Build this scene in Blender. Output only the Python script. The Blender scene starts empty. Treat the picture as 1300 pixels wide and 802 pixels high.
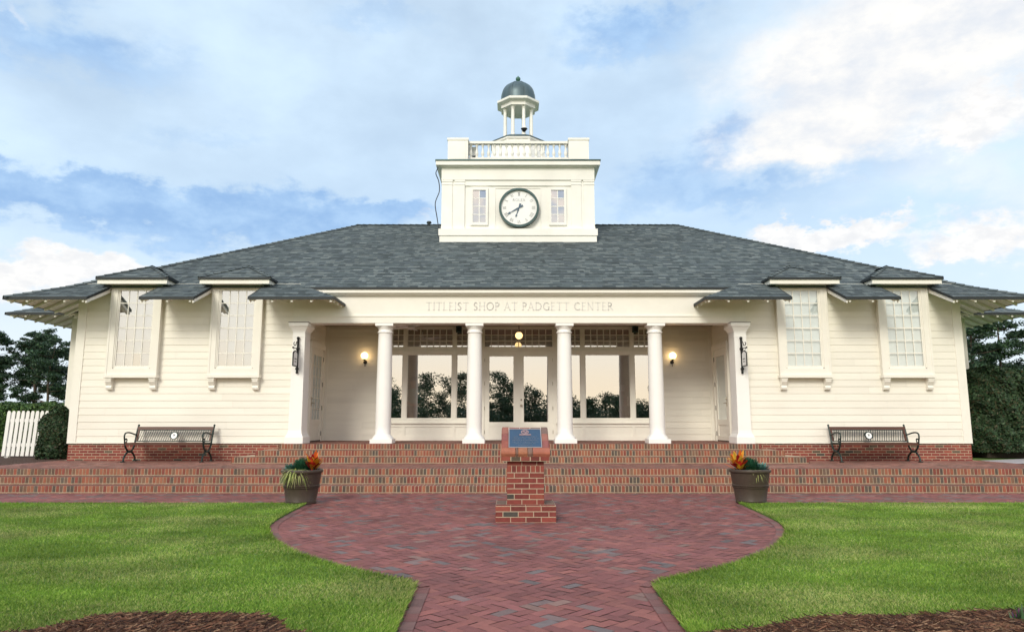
import bpy, math, random
import numpy as np
from mathutils import Vector, Matrix
R = math.radians
rng = random.Random(7)
nr = np.random.default_rng(11)
scene = bpy.context.scene
COL = scene.collection

# ------------------------------------------------------------------ materials
def new_mat(name):
    m = bpy.data.materials.new(name); m.use_nodes = True
    nt = m.node_tree; nt.nodes.clear()
    return m, nt, nt.nodes, nt.links
def nd(nt, typ, **kw):
    n = nt.nodes.new(typ)
    for k, v in kw.items():
        if k in n.inputs.keys() if isinstance(k, str) else False: n.inputs[k].default_value = v
        else: setattr(n, k, v)
    return n
def ramp(nt, fac, stops):
    r = nt.nodes.new('ShaderNodeValToRGB'); e = r.color_ramp.elements
    while len(e) > 1: e.remove(e[0])
    e[0].position = stops[0][0]; e[0].color = tuple(stops[0][1]) + (1,)
    for p, c in stops[1:]:
        q = e.new(p); q.color = tuple(c) + (1,)
    nt.links.new(fac, r.inputs[0]); return r.outputs[0]
def mat(name, col=None, rough=.6, attr=False, var=.12, nscale=6.0, bump=0.0, bscale=60.0, metal=0.0, spec=.4, trans=0.0, aniso=(1, 1, 1), big=0.0, bigscale=.6, sheen=None):
    """base colour (or the per-face 'Col' colour) times soft noise, with a noise bump"""
    m, nt, N, L = new_mat(name)
    out = N.new('ShaderNodeOutputMaterial'); b = N.new('ShaderNodeBsdfPrincipled')
    L.new(b.outputs[0], out.inputs[0])
    tc = N.new('ShaderNodeTexCoord')
    mp = N.new('ShaderNodeMapping'); mp.inputs['Scale'].default_value = aniso
    L.new(tc.outputs['Object'], mp.inputs[0])
    nz = N.new('ShaderNodeTexNoise'); nz.inputs['Scale'].default_value = nscale; nz.inputs['Detail'].default_value = 6; nz.inputs['Roughness'].default_value = .65
    L.new(mp.outputs[0], nz.inputs['Vector'])
    v = ramp(nt, nz.outputs['Fac'], [(.25, (1 - var,) * 3), (.75, (1 + var,) * 3)])
    mx = N.new('ShaderNodeMix'); mx.data_type = 'RGBA'; mx.blend_type = 'MULTIPLY'; mx.inputs[0].default_value = 1
    if attr:
        a = N.new('ShaderNodeAttribute'); a.attribute_name = 'Col'; L.new(a.outputs['Color'], mx.inputs[6])
    else:
        mx.inputs[6].default_value = tuple(col) + (1,)
    L.new(v, mx.inputs[7]); cur = mx.outputs[2]
    if big > 0:
        n2 = N.new('ShaderNodeTexNoise'); n2.inputs['Scale'].default_value = bigscale; n2.inputs['Detail'].default_value = 4
        L.new(tc.outputs['Object'], n2.inputs['Vector'])
        v2 = ramp(nt, n2.outputs['Fac'], [(.3, (1 - big,) * 3), (.7, (1 + big,) * 3)])
        m2 = N.new('ShaderNodeMix'); m2.data_type = 'RGBA'; m2.blend_type = 'MULTIPLY'; m2.inputs[0].default_value = 1
        L.new(cur, m2.inputs[6]); L.new(v2, m2.inputs[7]); cur = m2.outputs[2]
    L.new(cur, b.inputs['Base Color'])
    b.inputs['Roughness'].default_value = rough; b.inputs['Metallic'].default_value = metal
    b.inputs['Specular IOR Level'].default_value = spec
    if bump > 0:
        n3 = N.new('ShaderNodeTexNoise'); n3.inputs['Scale'].default_value = bscale; n3.inputs['Detail'].default_value = 4
        L.new(tc.outputs['Object'], n3.inputs['Vector'])
        bp = N.new('ShaderNodeBump'); bp.inputs['Strength'].default_value = bump; bp.inputs['Distance'].default_value = .01
        L.new(n3.outputs['Fac'], bp.inputs['Height']); L.new(bp.outputs[0], b.inputs['Normal'])
    if trans > 0:
        t = N.new('ShaderNodeBsdfTranslucent'); L.new(cur, t.inputs[0])
        ms = N.new('ShaderNodeMixShader'); ms.inputs[0].default_value = trans
        L.new(b.outputs[0], ms.inputs[1]); L.new(t.outputs[0], ms.inputs[2]); L.new(ms.outputs[0], out.inputs[0])
    return m
def glass_mat(name, refl, tint, wav=.0):
    m, nt, N, L = new_mat(name)
    out = N.new('ShaderNodeOutputMaterial'); g = N.new('ShaderNodeBsdfGlossy'); t = N.new('ShaderNodeBsdfTransparent')
    g.inputs['Roughness'].default_value = 0.0; g.inputs['Color'].default_value = (.97, .97, .96, 1); t.inputs['Color'].default_value = tuple(tint) + (1,)
    lw = N.new('ShaderNodeLayerWeight'); lw.inputs['Blend'].default_value = .25
    mr = N.new('ShaderNodeMapRange'); mr.inputs['To Min'].default_value = refl; mr.inputs['To Max'].default_value = min(1, refl + .3)
    L.new(lw.outputs['Fresnel'], mr.inputs['Value'])
    ms = N.new('ShaderNodeMixShader'); L.new(mr.outputs[0], ms.inputs[0]); L.new(t.outputs[0], ms.inputs[1]); L.new(g.outputs[0], ms.inputs[2]); L.new(ms.outputs[0], out.inputs[0])
    if wav > 0:
        tc = N.new('ShaderNodeTexCoord'); nz = N.new('ShaderNodeTexNoise'); nz.inputs['Scale'].default_value = 1.3; nz.inputs['Detail'].default_value = 1
        L.new(tc.outputs['Object'], nz.inputs['Vector'])
        bp = N.new('ShaderNodeBump'); bp.inputs['Strength'].default_value = wav; bp.inputs['Distance'].default_value = .02
        L.new(nz.outputs['Fac'], bp.inputs['Height']); L.new(bp.outputs[0], g.inputs['Normal'])
    return m
def emit_mat(name, col, s):
    m, nt, N, L = new_mat(name)
    out = N.new('ShaderNodeOutputMaterial'); e = N.new('ShaderNodeEmission'); e.inputs[0].default_value = tuple(col) + (1,); e.inputs[1].default_value = s
    L.new(e.outputs[0], out.inputs[0]); return m

MT = dict(
    siding=mat('siding_paint', attr=True, rough=.5, var=.045, nscale=1.5, big=.045, aniso=(.5, 1, 6)),
    trim=mat('trim_paint', (.82, .80, .735), .45, var=.04, nscale=2.5),
    column=mat('column_paint', (.86, .855, .84), .42, var=.03, nscale=2.0),
    soffit=mat('soffit_paint', (.80, .77, .68), .6, var=.08, nscale=5),
    towerp=mat('tower_paint', (.82, .812, .78), .5, var=.06, nscale=1.2, big=.04, bump=.08, bscale=20),
    shingle=mat('asphalt_shingle', attr=True, rough=.85, var=.3, nscale=30, bump=.5, bscale=160, big=.10, bigscale=.35),
    deck=mat('roof_deck', (.035, .045, .05), .85, var=.2),
    drip=mat('drip_edge', (.02, .025, .028), .6, var=.1),
    brick=mat('brick', attr=True, rough=.8, var=.22, nscale=22, bump=.5, bscale=120, big=.1, bigscale=1.2),
    mortar=mat('mortar', (.47, .39, .285), .9, var=.18, nscale=12, bump=.4, bscale=150),
    paver=mat('paver', attr=True, rough=.72, var=.16, nscale=14, bump=.35, bscale=130, big=.16, bigscale=.7, spec=.35),
    sand=mat('joint_sand', (.11, .085, .07), .95, var=.3, nscale=20),
    soil=mat('ground_grass', (.10, .18, .035), .95, var=.35, nscale=.5),
    blades=mat('grass_blades', attr=True, rough=.65, var=.2, nscale=1.2, aniso=(.5, 1.6, 1), big=.30, bigscale=1.1, trans=.25, spec=.25),
    leaf=mat('leaves', attr=True, rough=.55, var=.2, nscale=3, trans=.15, spec=.35),
    bark=mat('bark', (.09, .065, .05), .9, var=.35, nscale=5, bump=.6, bscale=20, aniso=(1, 1, .3)),
    iron=mat('dark_green_iron', (.018, .032, .03), .45, var=.2, nscale=20, metal=.3),
    black=mat('black_metal', (.015, .016, .018), .4, var=.15, metal=.4),
    wood=mat('bench_wood', (.085, .034, .022), .5, var=.3, nscale=8, aniso=(.4, 4, 4)),
    white=mat('white_enamel', (.82, .83, .84), .4, var=.03),
    potm=mat('pot_resin', (.056, .040, .030), .42, var=.12, nscale=18, bump=.2, bscale=90),
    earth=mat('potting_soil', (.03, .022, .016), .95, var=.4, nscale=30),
    straw=mat('pine_straw', attr=True, rough=.85, var=.25, nscale=10),
    mulch=mat('mulch', (.07, .036, .024), .95, var=.45, nscale=25, bump=1, bscale=60),
    verdigris=mat('copper_dome', (.085, .125, .145), .42, var=.35, nscale=2.2, aniso=(3, 3, .5), metal=.35),
    finial=mat('finial_copper', (.06, .16, .13), .5, var=.2),
    clockrim=mat('clock_rim', (.05, .085, .085), .35, var=.2, metal=.6),
    hand=mat('clock_hand', (.06, .11, .17), .4, var=.05),
    numeral=mat('grey_lettering', (.44, .45, .46), .5, var=.05),
    letter=mat('frieze_lettering', (.68, .67, .65), .5, var=.06),
    plaque=mat('blue_plaque', (.040, .085, .155), .42, var=.12, nscale=9, metal=.25, bump=.2, bscale=120),
    bronze=mat('plaque_relief', (.36, .24, .25), .5, var=.2, nscale=30, metal=.2),
    plqtext=mat('plaque_lettering', (.22, .23, .27), .5, var=.2, metal=.3),
    plqedge=mat('plaque_border', (.42, .38, .38), .5, var=.1, metal=.3),
    brass=mat('nickel', (.5, .46, .38), .3, var=.1, metal=.9),
    blind=mat('window_blind', (.77, .83, .86), .8, var=.05, nscale=3),
    ceilwood=mat('stained_ceiling', (.24, .18, .115), .5, var=.2, nscale=4, aniso=(1, 6, 1)),
    darkblind=mat('grey_blind', (.24, .27, .26), .8, var=.25, nscale=2.5),  # dark sheet colour painted in place of the shaded room behind left panes
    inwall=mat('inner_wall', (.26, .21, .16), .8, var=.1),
    infloor=mat('inner_floor', (.12, .075, .05), .5, var=.2),
    shelfm=mat('display_wood', (.22, .16, .11), .6, var=.2),
    goods=mat('goods', attr=True, rough=.6, var=.1),
    leather=mat('dark_upholstery', (.015, .014, .014), .5, var=.2),
    concrete=mat('path_concrete', (.42, .40, .42), .85, var=.1, nscale=8),
    lead=mat('lead_flashing', (.07, .06, .05), .6, var=.3, nscale=9),
    cable=mat('cable_rubber', (.03, .035, .05), .6, var=.1),
    sdark=mat('speaker_case', (.02, .045, .045), .5, var=.1),
    skin=mat('skin', (.42, .25, .18), .55, var=.06),
    shirt=mat('polo_shirt', (.22, .36, .30), .8, var=.08),
    trousers=mat('grey_trousers', (.10, .10, .11), .85, var=.08),
    hair=mat('hair', (.10, .08, .07), .7, var=.2),
    shoes=mat('shoes', (.03, .025, .02), .5, var=.1),
    glass=glass_mat('shop_glass', .56, (.80, .84, .82), .035),
    pane=glass_mat('window_pane', .17, (.93, .95, .94), .05),
    lpane=glass_mat('bright_pane', .50, (.93, .95, .94), .05),
    globe=emit_mat('lamp_globe', (1.0, .66, .30), 5.0),
    globec=emit_mat('pendant_globe', (1.0, .62, .26), 1.9),
)

# ------------------------------------------------------------------ mesh builder
class MB:
    def __init__(s): s.v = []; s.f = []; s.c = []; s.m = []
    def face(s, pts, col=(1, 1, 1), mi=0):
        i = len(s.v); s.v += [tuple(p) for p in pts]; s.f.append(tuple(range(i, i + len(pts)))); s.c.append(col); s.m.append(mi)
    def hexa(s, p, col=(1, 1, 1), mi=0):
        """p: 8 points, bottom ring then top ring, counter-clockwise from above"""
        i = len(s.v); s.v += [tuple(q) for q in p]
        for f in ((3, 2, 1, 0), (4, 5, 6, 7), (0, 1, 5, 4), (1, 2, 6, 5), (2, 3, 7, 6), (3, 0, 4, 7)):
            s.f.append(tuple(i + k for k in f)); s.c.append(col); s.m.append(mi)
    def box(s, x0, x1, y0, y1, z0, z1, col=(1, 1, 1), mi=0):
        if x0 > x1: x0, x1 = x1, x0
        if y0 > y1: y0, y1 = y1, y0
        if z0 > z1: z0, z1 = z1, z0
        s.hexa([(x0, y0, z0), (x1, y0, z0), (x1, y1, z0), (x0, y1, z0), (x0, y0, z1), (x1, y0, z1), (x1, y1, z1), (x0, y1, z1)], col, mi)
    def prism(s, poly, d, col=(1, 1, 1), mi=0):
        """poly: planar 3D polygon, pushed along vector d"""
        n = len(poly); i = len(s.v); d = Vector(d)
        s.v += [tuple(p) for p in poly] + [tuple(Vector(p) + d) for p in poly]
        fs = [tuple(i + k for k in range(n))[::-1], tuple(i + n + k for k in range(n))]
        fs += [(i + k, i + (k + 1) % n, i + n + (k + 1) % n, i + n + k) for k in range(n)]
        for f in fs: s.f.append(f); s.c.append(col); s.m.append(mi)
    def lathe(s, prof, cx=0, cy=0, seg=24, col=(1, 1, 1), mi=0, rot=0.0, cap=True):
        i = len(s.v); n = len(prof)
        for (r, z) in prof:
            for k in range(seg):
                a = rot + 2 * math.pi * k / seg; s.v.append((cx + r * math.cos(a), cy + r * math.sin(a), z))
        for j in range(n - 1):
            for k in range(seg):
                k2 = (k + 1) % seg
                s.f.append((i + j * seg + k, i + j * seg + k2, i + (j + 1) * seg + k2, i + (j + 1) * seg + k)); s.c.append(col); s.m.append(mi)
        if cap:
            s.f.append(tuple(i + k for k in range(seg))[::-1]); s.c.append(col); s.m.append(mi)
            s.f.append(tuple(i + (n - 1) * seg + k for k in range(seg))); s.c.append(col); s.m.append(mi)
    def sqloft(s, levels, cx, cy, col=(1, 1, 1), mi=0):
        """levels: (half_x, half_y, z)"""
        i = len(s.v)
        for hx, hy, z in levels: s.v += [(cx - hx, cy - hy, z), (cx + hx, cy - hy, z), (cx + hx, cy + hy, z), (cx - hx, cy + hy, z)]
        n = len(levels)
        for j in range(n - 1):
            for k in range(4):
                k2 = (k + 1) % 4; s.f.append((i + 4 * j + k, i + 4 * j + k2, i + 4 * j + 4 + k2, i + 4 * j + 4 + k)); s.c.append(col); s.m.append(mi)
        s.f.append((i + 3, i + 2, i + 1, i)); s.c.append(col); s.m.append(mi)
        e = i + 4 * (n - 1); s.f.append((e, e + 1, e + 2, e + 3)); s.c.append(col); s.m.append(mi)
    def tube(s, pts, r, seg=8, col=(1, 1, 1), mi=0):
        pts = [Vector(p) for p in pts]; n = len(pts); i = len(s.v)
        rs = r if isinstance(r, (list, tuple)) else [r] * n
        up = None
        for j, p in enumerate(pts):
            t = (pts[min(j + 1, n - 1)] - pts[max(j - 1, 0)]).normalized()
            if up is None:
                up = t.orthogonal().normalized()
            else:
                up = (up - t * up.dot(t)); up = up.normalized() if up.length > 1e-6 else t.orthogonal().normalized()
            w = t.cross(up)
            for k in range(seg):
                a = 2 * math.pi * k / seg; s.v.append(tuple(p + (up * math.cos(a) + w * math.sin(a)) * rs[j]))
        for j in range(n - 1):
            for k in range(seg):
                k2 = (k + 1) % seg; s.f.append((i + j * seg + k, i + j * seg + k2, i + (j + 1) * seg + k2, i + (j + 1) * seg + k)); s.c.append(col); s.m.append(mi)
        s.f.append(tuple(i + k for k in range(seg))[::-1]); s.c.append(col); s.m.append(mi)
        s.f.append(tuple(i + (n - 1) * seg + k for k in range(seg))); s.c.append(col); s.m.append(mi)
    def ball(s, c, r, seg=16, rings=10, col=(1, 1, 1), mi=0):
        s.lathe([(max(1e-4, rr * math.sin(math.pi * j / rings)), c[2] - rz * math.cos(math.pi * j / rings)) for rr, rz in [(r if not isinstance(r, tuple) else r[0], r if not isinstance(r, tuple) else r[1])] for j in range(rings + 1)], c[0], c[1], seg, col, mi)
    def build(s, name, m, parent=None, smooth=False, org=None):
        if m is MT.get('siding'): s.c = [tuple(SIDE) if c == (1, 1, 1) else c for c in s.c]
        o_ = Vector(org) if org is not None else (ORG.get(root_of(parent).name, Vector()) if parent else Vector())
        me = bpy.data.meshes.new(name)
        me.from_pydata([(x - o_.x, y - o_.y, z - o_.z) for x, y, z in s.v], [], s.f)
        ms = m if isinstance(m, (list, tuple)) else [m]
        for q in ms: me.materials.append(q)
        if len(ms) > 1: me.polygons.foreach_set('material_index', s.m)
        if any(c != (1, 1, 1) for c in s.c):
            a = me.color_attributes.new('Col', 'FLOAT_COLOR', 'CORNER')
            buf = np.ones((len(me.loops), 4), np.float32); k = 0
            for f, c in zip(s.f, s.c): buf[k:k + len(f), :3] = c; k += len(f)
            a.data.foreach_set('color', buf.ravel())
        if smooth:
            me.polygons.foreach_set('use_smooth', [True] * len(me.polygons))
            try: me.set_sharp_from_angle(angle=R(40))
            except Exception: pass
        me.update()
        ob = bpy.data.objects.new(name, me); COL.objects.link(ob)
        if parent is not None: ob.parent = parent
        elif org is not None: ob.location = o_
        return ob
ORG = {}
def root_of(o):
    while o.parent is not None: o = o.parent
    return o
def tag(o, label=None, cat=None, group=None, kind=None):
    for k, v in (('label', label), ('category', cat), ('group', group), ('kind', kind)):
        if v: o[k] = v
    return o
def thing(name, loc, label, cat, group=None, world=False):
    """Empty at the thing's base; world=True: its parts are given in world coordinates"""
    o = bpy.data.objects.new(name, None); o.empty_display_size = .2; o.location = loc; COL.objects.link(o)
    tag(o, label, cat, group)
    ORG[o.name] = Vector(loc) if world else Vector()
    return o
def copy_tree(o, parent=None):
    c = o.copy(); COL.objects.link(c); c.parent = parent
    for ch in [k for k in scene.objects if k.parent == o]: copy_tree(ch, c)
    return c
def fast_mesh(name, verts, nper, cols, m, parent=None):
    """many separate small polygons of nper corners: verts (n,nper,3), cols (n,3)"""
    n = len(verts); me = bpy.data.meshes.new(name)
    me.vertices.add(n * nper); me.vertices.foreach_set('co', verts.astype(np.float32).ravel())
    me.loops.add(n * nper); me.loops.foreach_set('vertex_index', np.arange(n * nper, dtype=np.int32))
    me.polygons.add(n); me.polygons.foreach_set('loop_start', np.arange(0, n * nper, nper, dtype=np.int32))
    try: me.polygons.foreach_set('loop_total', np.full(n, nper, dtype=np.int32))
    except Exception: pass
    me.update(calc_edges=True)
    a = me.color_attributes.new('Col', 'FLOAT_COLOR', 'CORNER')
    buf = np.ones((n, nper, 4), np.float32); buf[:, :, :3] = cols[:, None, :]
    a.data.foreach_set('color', buf.ravel())
    me.materials.append(m)
    ob = bpy.data.objects.new(name, me); COL.objects.link(ob)
    if parent is not None: ob.parent = parent
    return ob
def catmull(P, n=6):
    P = [Vector(p) for p in P]; Q = [P[0] * 2 - P[1]] + P + [P[-1] * 2 - P[-2]]; out = []
    for i in range(1, len(Q) - 2):
        for k in range(n):
            t = k / n; a, b, c, d = Q[i - 1], Q[i], Q[i + 1], Q[i + 2]
            out.append(.5 * (2 * b + (c - a) * t + (2 * a - 5 * b + 4 * c - d) * t * t + (3 * b - a - 3 * c + d) * t ** 3))
    return out + [P[-1]]
def clip(poly, conv):
    """Sutherland-Hodgman in 2D; conv counter-clockwise"""
    out = poly
    for i in range(len(conv)):
        a, b = conv[i], conv[(i + 1) % len(conv)]; inp = out; out = []
        def side(p): return (b[0] - a[0]) * (p[1] - a[1]) - (b[1] - a[1]) * (p[0] - a[0])
        for j in range(len(inp)):
            p, q = inp[j], inp[(j + 1) % len(inp)]; sp, sq = side(p), side(q)
            if sp >= 0: out.append(p)
            if (sp > 0 > sq) or (sp < 0 < sq):
                t = sp / (sp - sq); out.append((p[0] + (q[0] - p[0]) * t, p[1] + (q[1] - p[1]) * t))
        if len(out) < 3: return []
    return out
SHING = [(.084, .107, .114), (.101, .127, .134), (.124, .151, .158), (.067, .085, .093), (.155, .182, .184), (.091, .114, .127)]
def shingles(M, poly, lift=.009, exp=.145, seed=1):
    """courses of separate shingles over a planar convex roof polygon; first edge of poly is its eave"""
    r = random.Random(seed); P = [Vector(p) for p in poly]
    u = (P[1] - P[0]).normalized(); n = u.cross(P[2] - P[0]).normalized()
    if n.z < 0: n = -n
    v = n.cross(u).normalized()
    if v.z < 0: v = -v
    o = P[0]
    q = [((p - o).dot(u), (p - o).dot(v)) for p in P]
    ar = sum(q[i][0] * q[(i + 1) % len(q)][1] - q[(i + 1) % len(q)][0] * q[i][1] for i in range(len(q)))
    if ar < 0: q = q[::-1]
    u0, u1 = min(a for a, b in q), max(a for a, b in q); v1 = max(b for a, b in q)
    j = 0; v0 = 0.0
    while v0 < v1:
        x = u0 - r.random() * .3
        while x < u1:
            w = r.choice((.09, .11, .14, .17, .2, .25))
            c = clip([(x, v0), (x + w, v0), (x + w, v0 + exp), (x, v0 + exp)], q)
            if c:
                col = Vector(r.choice(SHING)) * r.uniform(.85, 1.12); col = tuple(col)
                th = lift * r.uniform(.8, 1.5)
                up = lambda a, b: o + u * a + v * b + n * (.006 + th * max(0, 1 - (b - v0) / exp))
                M.face([up(a, b) for a, b in c], col)
                lo = [p for p in c if abs(p[1] - v0) < 1e-5]
                if len(lo) == 2:
                    a, b = lo; base = lambda p: o + u * p[0] + v * p[1] + n * .001
                    M.face([up(*a), up(*b), base(b), base(a)], (.045, .055, .06))  # butt edge coloured dark to draw the shadow line under each course
            x += w
        v0 += exp
def cap_strip(M, a, b, w=.12, seed=3):
    """hip and ridge cap shingles along a line"""
    r = random.Random(seed); a, b = Vector(a), Vector(b); d = b - a; L = d.length; d.normalize()
    s = d.cross(Vector((0, 0, 1))).normalized(); n = s.cross(d); k = 0.0
    while k < L:
        e = min(L, k + .2); col = tuple(Vector(r.choice(SHING)) * r.uniform(.8, 1.0))
        p, q = a + d * k + n * .045, a + d * e + n * .03
        M.face([p - s * w - n * w * .42, p, q, q - s * w - n * w * .42], col); M.face([p, p + s * w - n * w * .42, q + s * w - n * w * .42, q], col)
        k += .2
WALLB = [(.22, .050, .038), (.19, .042, .034), (.25, .065, .045), (.165, .038, .032), (.21, .055, .042), (.11, .08, .055), (.065, .06, .052)]
STEPB = [(.27, .10, .06), (.24, .075, .05), (.29, .12, .07), (.21, .06, .045), (.18, .10, .065), (.14, .09, .065), (.10, .08, .065), (.26, .085, .05)]
PAVE = [(.245, .088, .08), (.225, .08, .075), (.27, .10, .085), (.205, .078, .074), (.255, .09, .078), (.235, .085, .08), (.23, .082, .078), (.185, .125, .12), (.155, .122, .122), (.23, .135, .115)]
TERR = [(.29, .13, .10), (.25, .105, .085), (.32, .15, .115), (.22, .12, .10), (.27, .12, .095)]
def brick_face(M, o, u, n, W, H, bl=.191, bh=.0552, j=.0125, bond=True, pal=WALLB, proud=.003, seed=0, vert=False, wts=None):
    r = random.Random(seed); o, u, n = Vector(o), Vector(u), Vector(n); z = Vector((0, 0, 1)); k = 0; h = 0.0
    while h < H - .012:
        h1 = min(H, h + bh); x = -(((bl + j) / 2) if (bond and k % 2) else 0.0)
        while x < W - .002:
            a, b = max(0, x), min(W, x + bl)
            if b - a > .012:
                c = r.choices(pal, wts)[0] if wts else r.choice(pal); c = tuple(Vector(c) * r.uniform(.85, 1.15))
                p = [o + u * a + z * h, o + u * b + z * h, o + u * b + z * h1, o + u * a + z * h1]
                q = [t + n * proud for t in p]; e = .002
                M.face(q, c)
                for i in range(4): M.face([p[i], p[(i + 1) % 4], q[(i + 1) % 4], q[i]], tuple(Vector(c) * .9))
            x += bl + j
        h += bh + j; k += 1
WB = (5, 5, 4, 4, 4, 1.2, .9)

# ------------------------------------------------------------------ stroke lettering (serif capitals)
GL = {
 'T': (.78, [('h', [(.02, 1), (.76, 1)]), ('v', [(.39, 0), (.39, 1)])], [(.39, 0)]),
 'I': (.26, [('v', [(.13, 0), (.13, 1)])], [(.13, 0), (.13, 1)]),
 'L': (.62, [('v', [(.12, 0), (.12, 1)]), ('h', [(.05, .0), (.6, .0)])], [(.12, 1)]),
 'E': (.60, [('v', [(.12, 0), (.12, 1)]), ('h', [(.05, 0), (.58, 0)]), ('h', [(.05, 1), (.54, 1)]), ('h', [(.12, .52), (.46, .52)])], []),
 'S': (.56, [('v', [(.48, .86), (.38, .97), (.22, .98), (.1, .86), (.1, .7), (.2, .58), (.36, .46), (.46, .32), (.44, .12), (.3, .02), (.14, .03), (.05, .16)])], []),
 'H': (.86, [('v', [(.13, 0), (.13, 1)]), ('v', [(.73, 0), (.73, 1)]), ('h', [(.13, .52), (.73, .52)])], [(.13, 0), (.13, 1), (.73, 0), (.73, 1)]),
 'O': (.96, [('o', [(.48 + .42 * math.cos(t * math.pi / 12), .5 + .49 * math.sin(t * math.pi / 12)) for t in range(25)])], []),
 'P': (.60, [('v', [(.12, 0), (.12, 1)]), ('v', [(.12, .98), (.36, .97), (.52, .86), (.53, .68), (.4, .52), (.14, .49)])], [(.12, 0)]),
 'R': (.72, [('v', [(.12, 0), (.12, 1)]), ('v', [(.12, .98), (.36, .97), (.51, .86), (.52, .7), (.4, .54), (.14, .51)]), ('v', [(.3, .52), (.7, .0)])], [(.12, 0)]),
 'A': (.82, [('h', [(.06, 0), (.4, 1)]), ('v', [(.4, 1), (.76, 0)]), ('h', [(.2, .36), (.62, .36)])], [(.06, 0), (.76, 0)]),
 'D': (.88, [('v', [(.12, 0), (.12, 1)]), ('v', [(.12, .98), (.45, .96), (.72, .78), (.79, .5), (.7, .2), (.44, .03), (.12, .02)])], []),
 'G': (.88, [('v', [(.76, .82), (.6, .95), (.42, .98), (.2, .88), (.08, .62), (.09, .34), (.24, .1), (.46, .02), (.66, .05), (.76, .12)]), ('v', [(.76, .05), (.76, .42)])], [(.76, .42)]),
 'C': (.82, [('v', [(.74, .82), (.6, .95), (.42, .98), (.2, .88), (.08, .62), (.09, .34), (.24, .1), (.46, .02), (.64, .06), (.76, .18)])], []),
 'N': (.88, [('h', [(.14, 0), (.14, 1)]), ('v', [(.12, 1), (.74, 0)]), ('h', [(.74, 0), (.74, 1)])], [(.14, 0), (.74, 1)]),
 'X': (.78, [('v', [(.06, 1), (.7, 0)]), ('h', [(.68, 1), (.06, 0)])], [(.06, 1), (.7, 0), (.68, 1), (.06, 0)]),
 'V': (.78, [('v', [(.05, 1), (.4, 0)]), ('h', [(.4, 0), (.72, 1)])], [(.05, 1), (.72, 1)]),
 ' ': (.34, [], []),
}
def text(M, s, x0, z0, h, width, place, thick=.13, thin=.065, depth=.006):
    """place(a, b, d): point of the letter plane; the string is fitted to 'width'"""
    gap = .13; tot = sum(GL[c][0] for c in s) + gap * (len(s) - 1); k = width / tot; x = x0
    def stroke(P, w):
        for (a, b), (c, d) in zip(P[:-1], P[1:]):
            dx, dz = (c - a) * k, (d - b) * h; L = math.hypot(dx, dz) or 1; nx, nz = -dz / L * w * h / 2, dx / L * w * h / 2
            ex, ez = dx / L * w * h * .25, dz / L * w * h * .25
            q = [(x + a * k - nx - ex, z0 + b * h - nz - ez), (x + c * k - nx + ex, z0 + d * h - nz + ez), (x + c * k + nx + ex, z0 + d * h + nz + ez), (x + a * k + nx - ex, z0 + b * h + nz - ez)]
            M.hexa([place(p[0], p[1], 0) for p in q] + [place(p[0], p[1], depth) for p in q])
    for c in s:
        w, st, serif = GL[c]
        for t, P in st: stroke(P, thin if t == 'h' else (thick if t == 'v' else .1))
        for a, b in serif: stroke([(a - .1, b), (a + .1, b)], .05)
        x += (w + gap) * k

# ------------------------------------------------------------------ levels and main planes (metres; +Y is into the scene)
ZT, ZP = .42, .84            # terrace, porch floor
YW = 17.85                   # front wall plane
EZ, EY = 4.31, 16.70         # eave height and front edge
BZ, BY = 4.714, 17.60        # bend of the roof slope
RZ, RY = 8.026, 23.60        # ridge
XE, XB, XR = 12.35, 11.45, 5.45
WIN = [-9.70, -7.14, 7.14, 9.70]
YG = 20.40                   # shop front at the back of the porch

# ================================================================== GROUND
def sheet(name, polys, m, z, kind='structure'):
    M = MB()
    for p in polys: M.face([(x, y, z) for x, y in p])
    return tag(M.build(name, m), kind=kind)
g = MB()
ys = [(-600, -.03), (14.75, -.03), (15.3, .40), (30, .40), (60, .40), (700, 1.0)]
for (a, za), (b, zb) in zip(ys[:-1], ys[1:]):
    g.face([(-900, a, za), (900, a, za), (900, b, zb), (-900, b, zb)])
tag(g.build('ground', MT['soil']), kind='structure')

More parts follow.
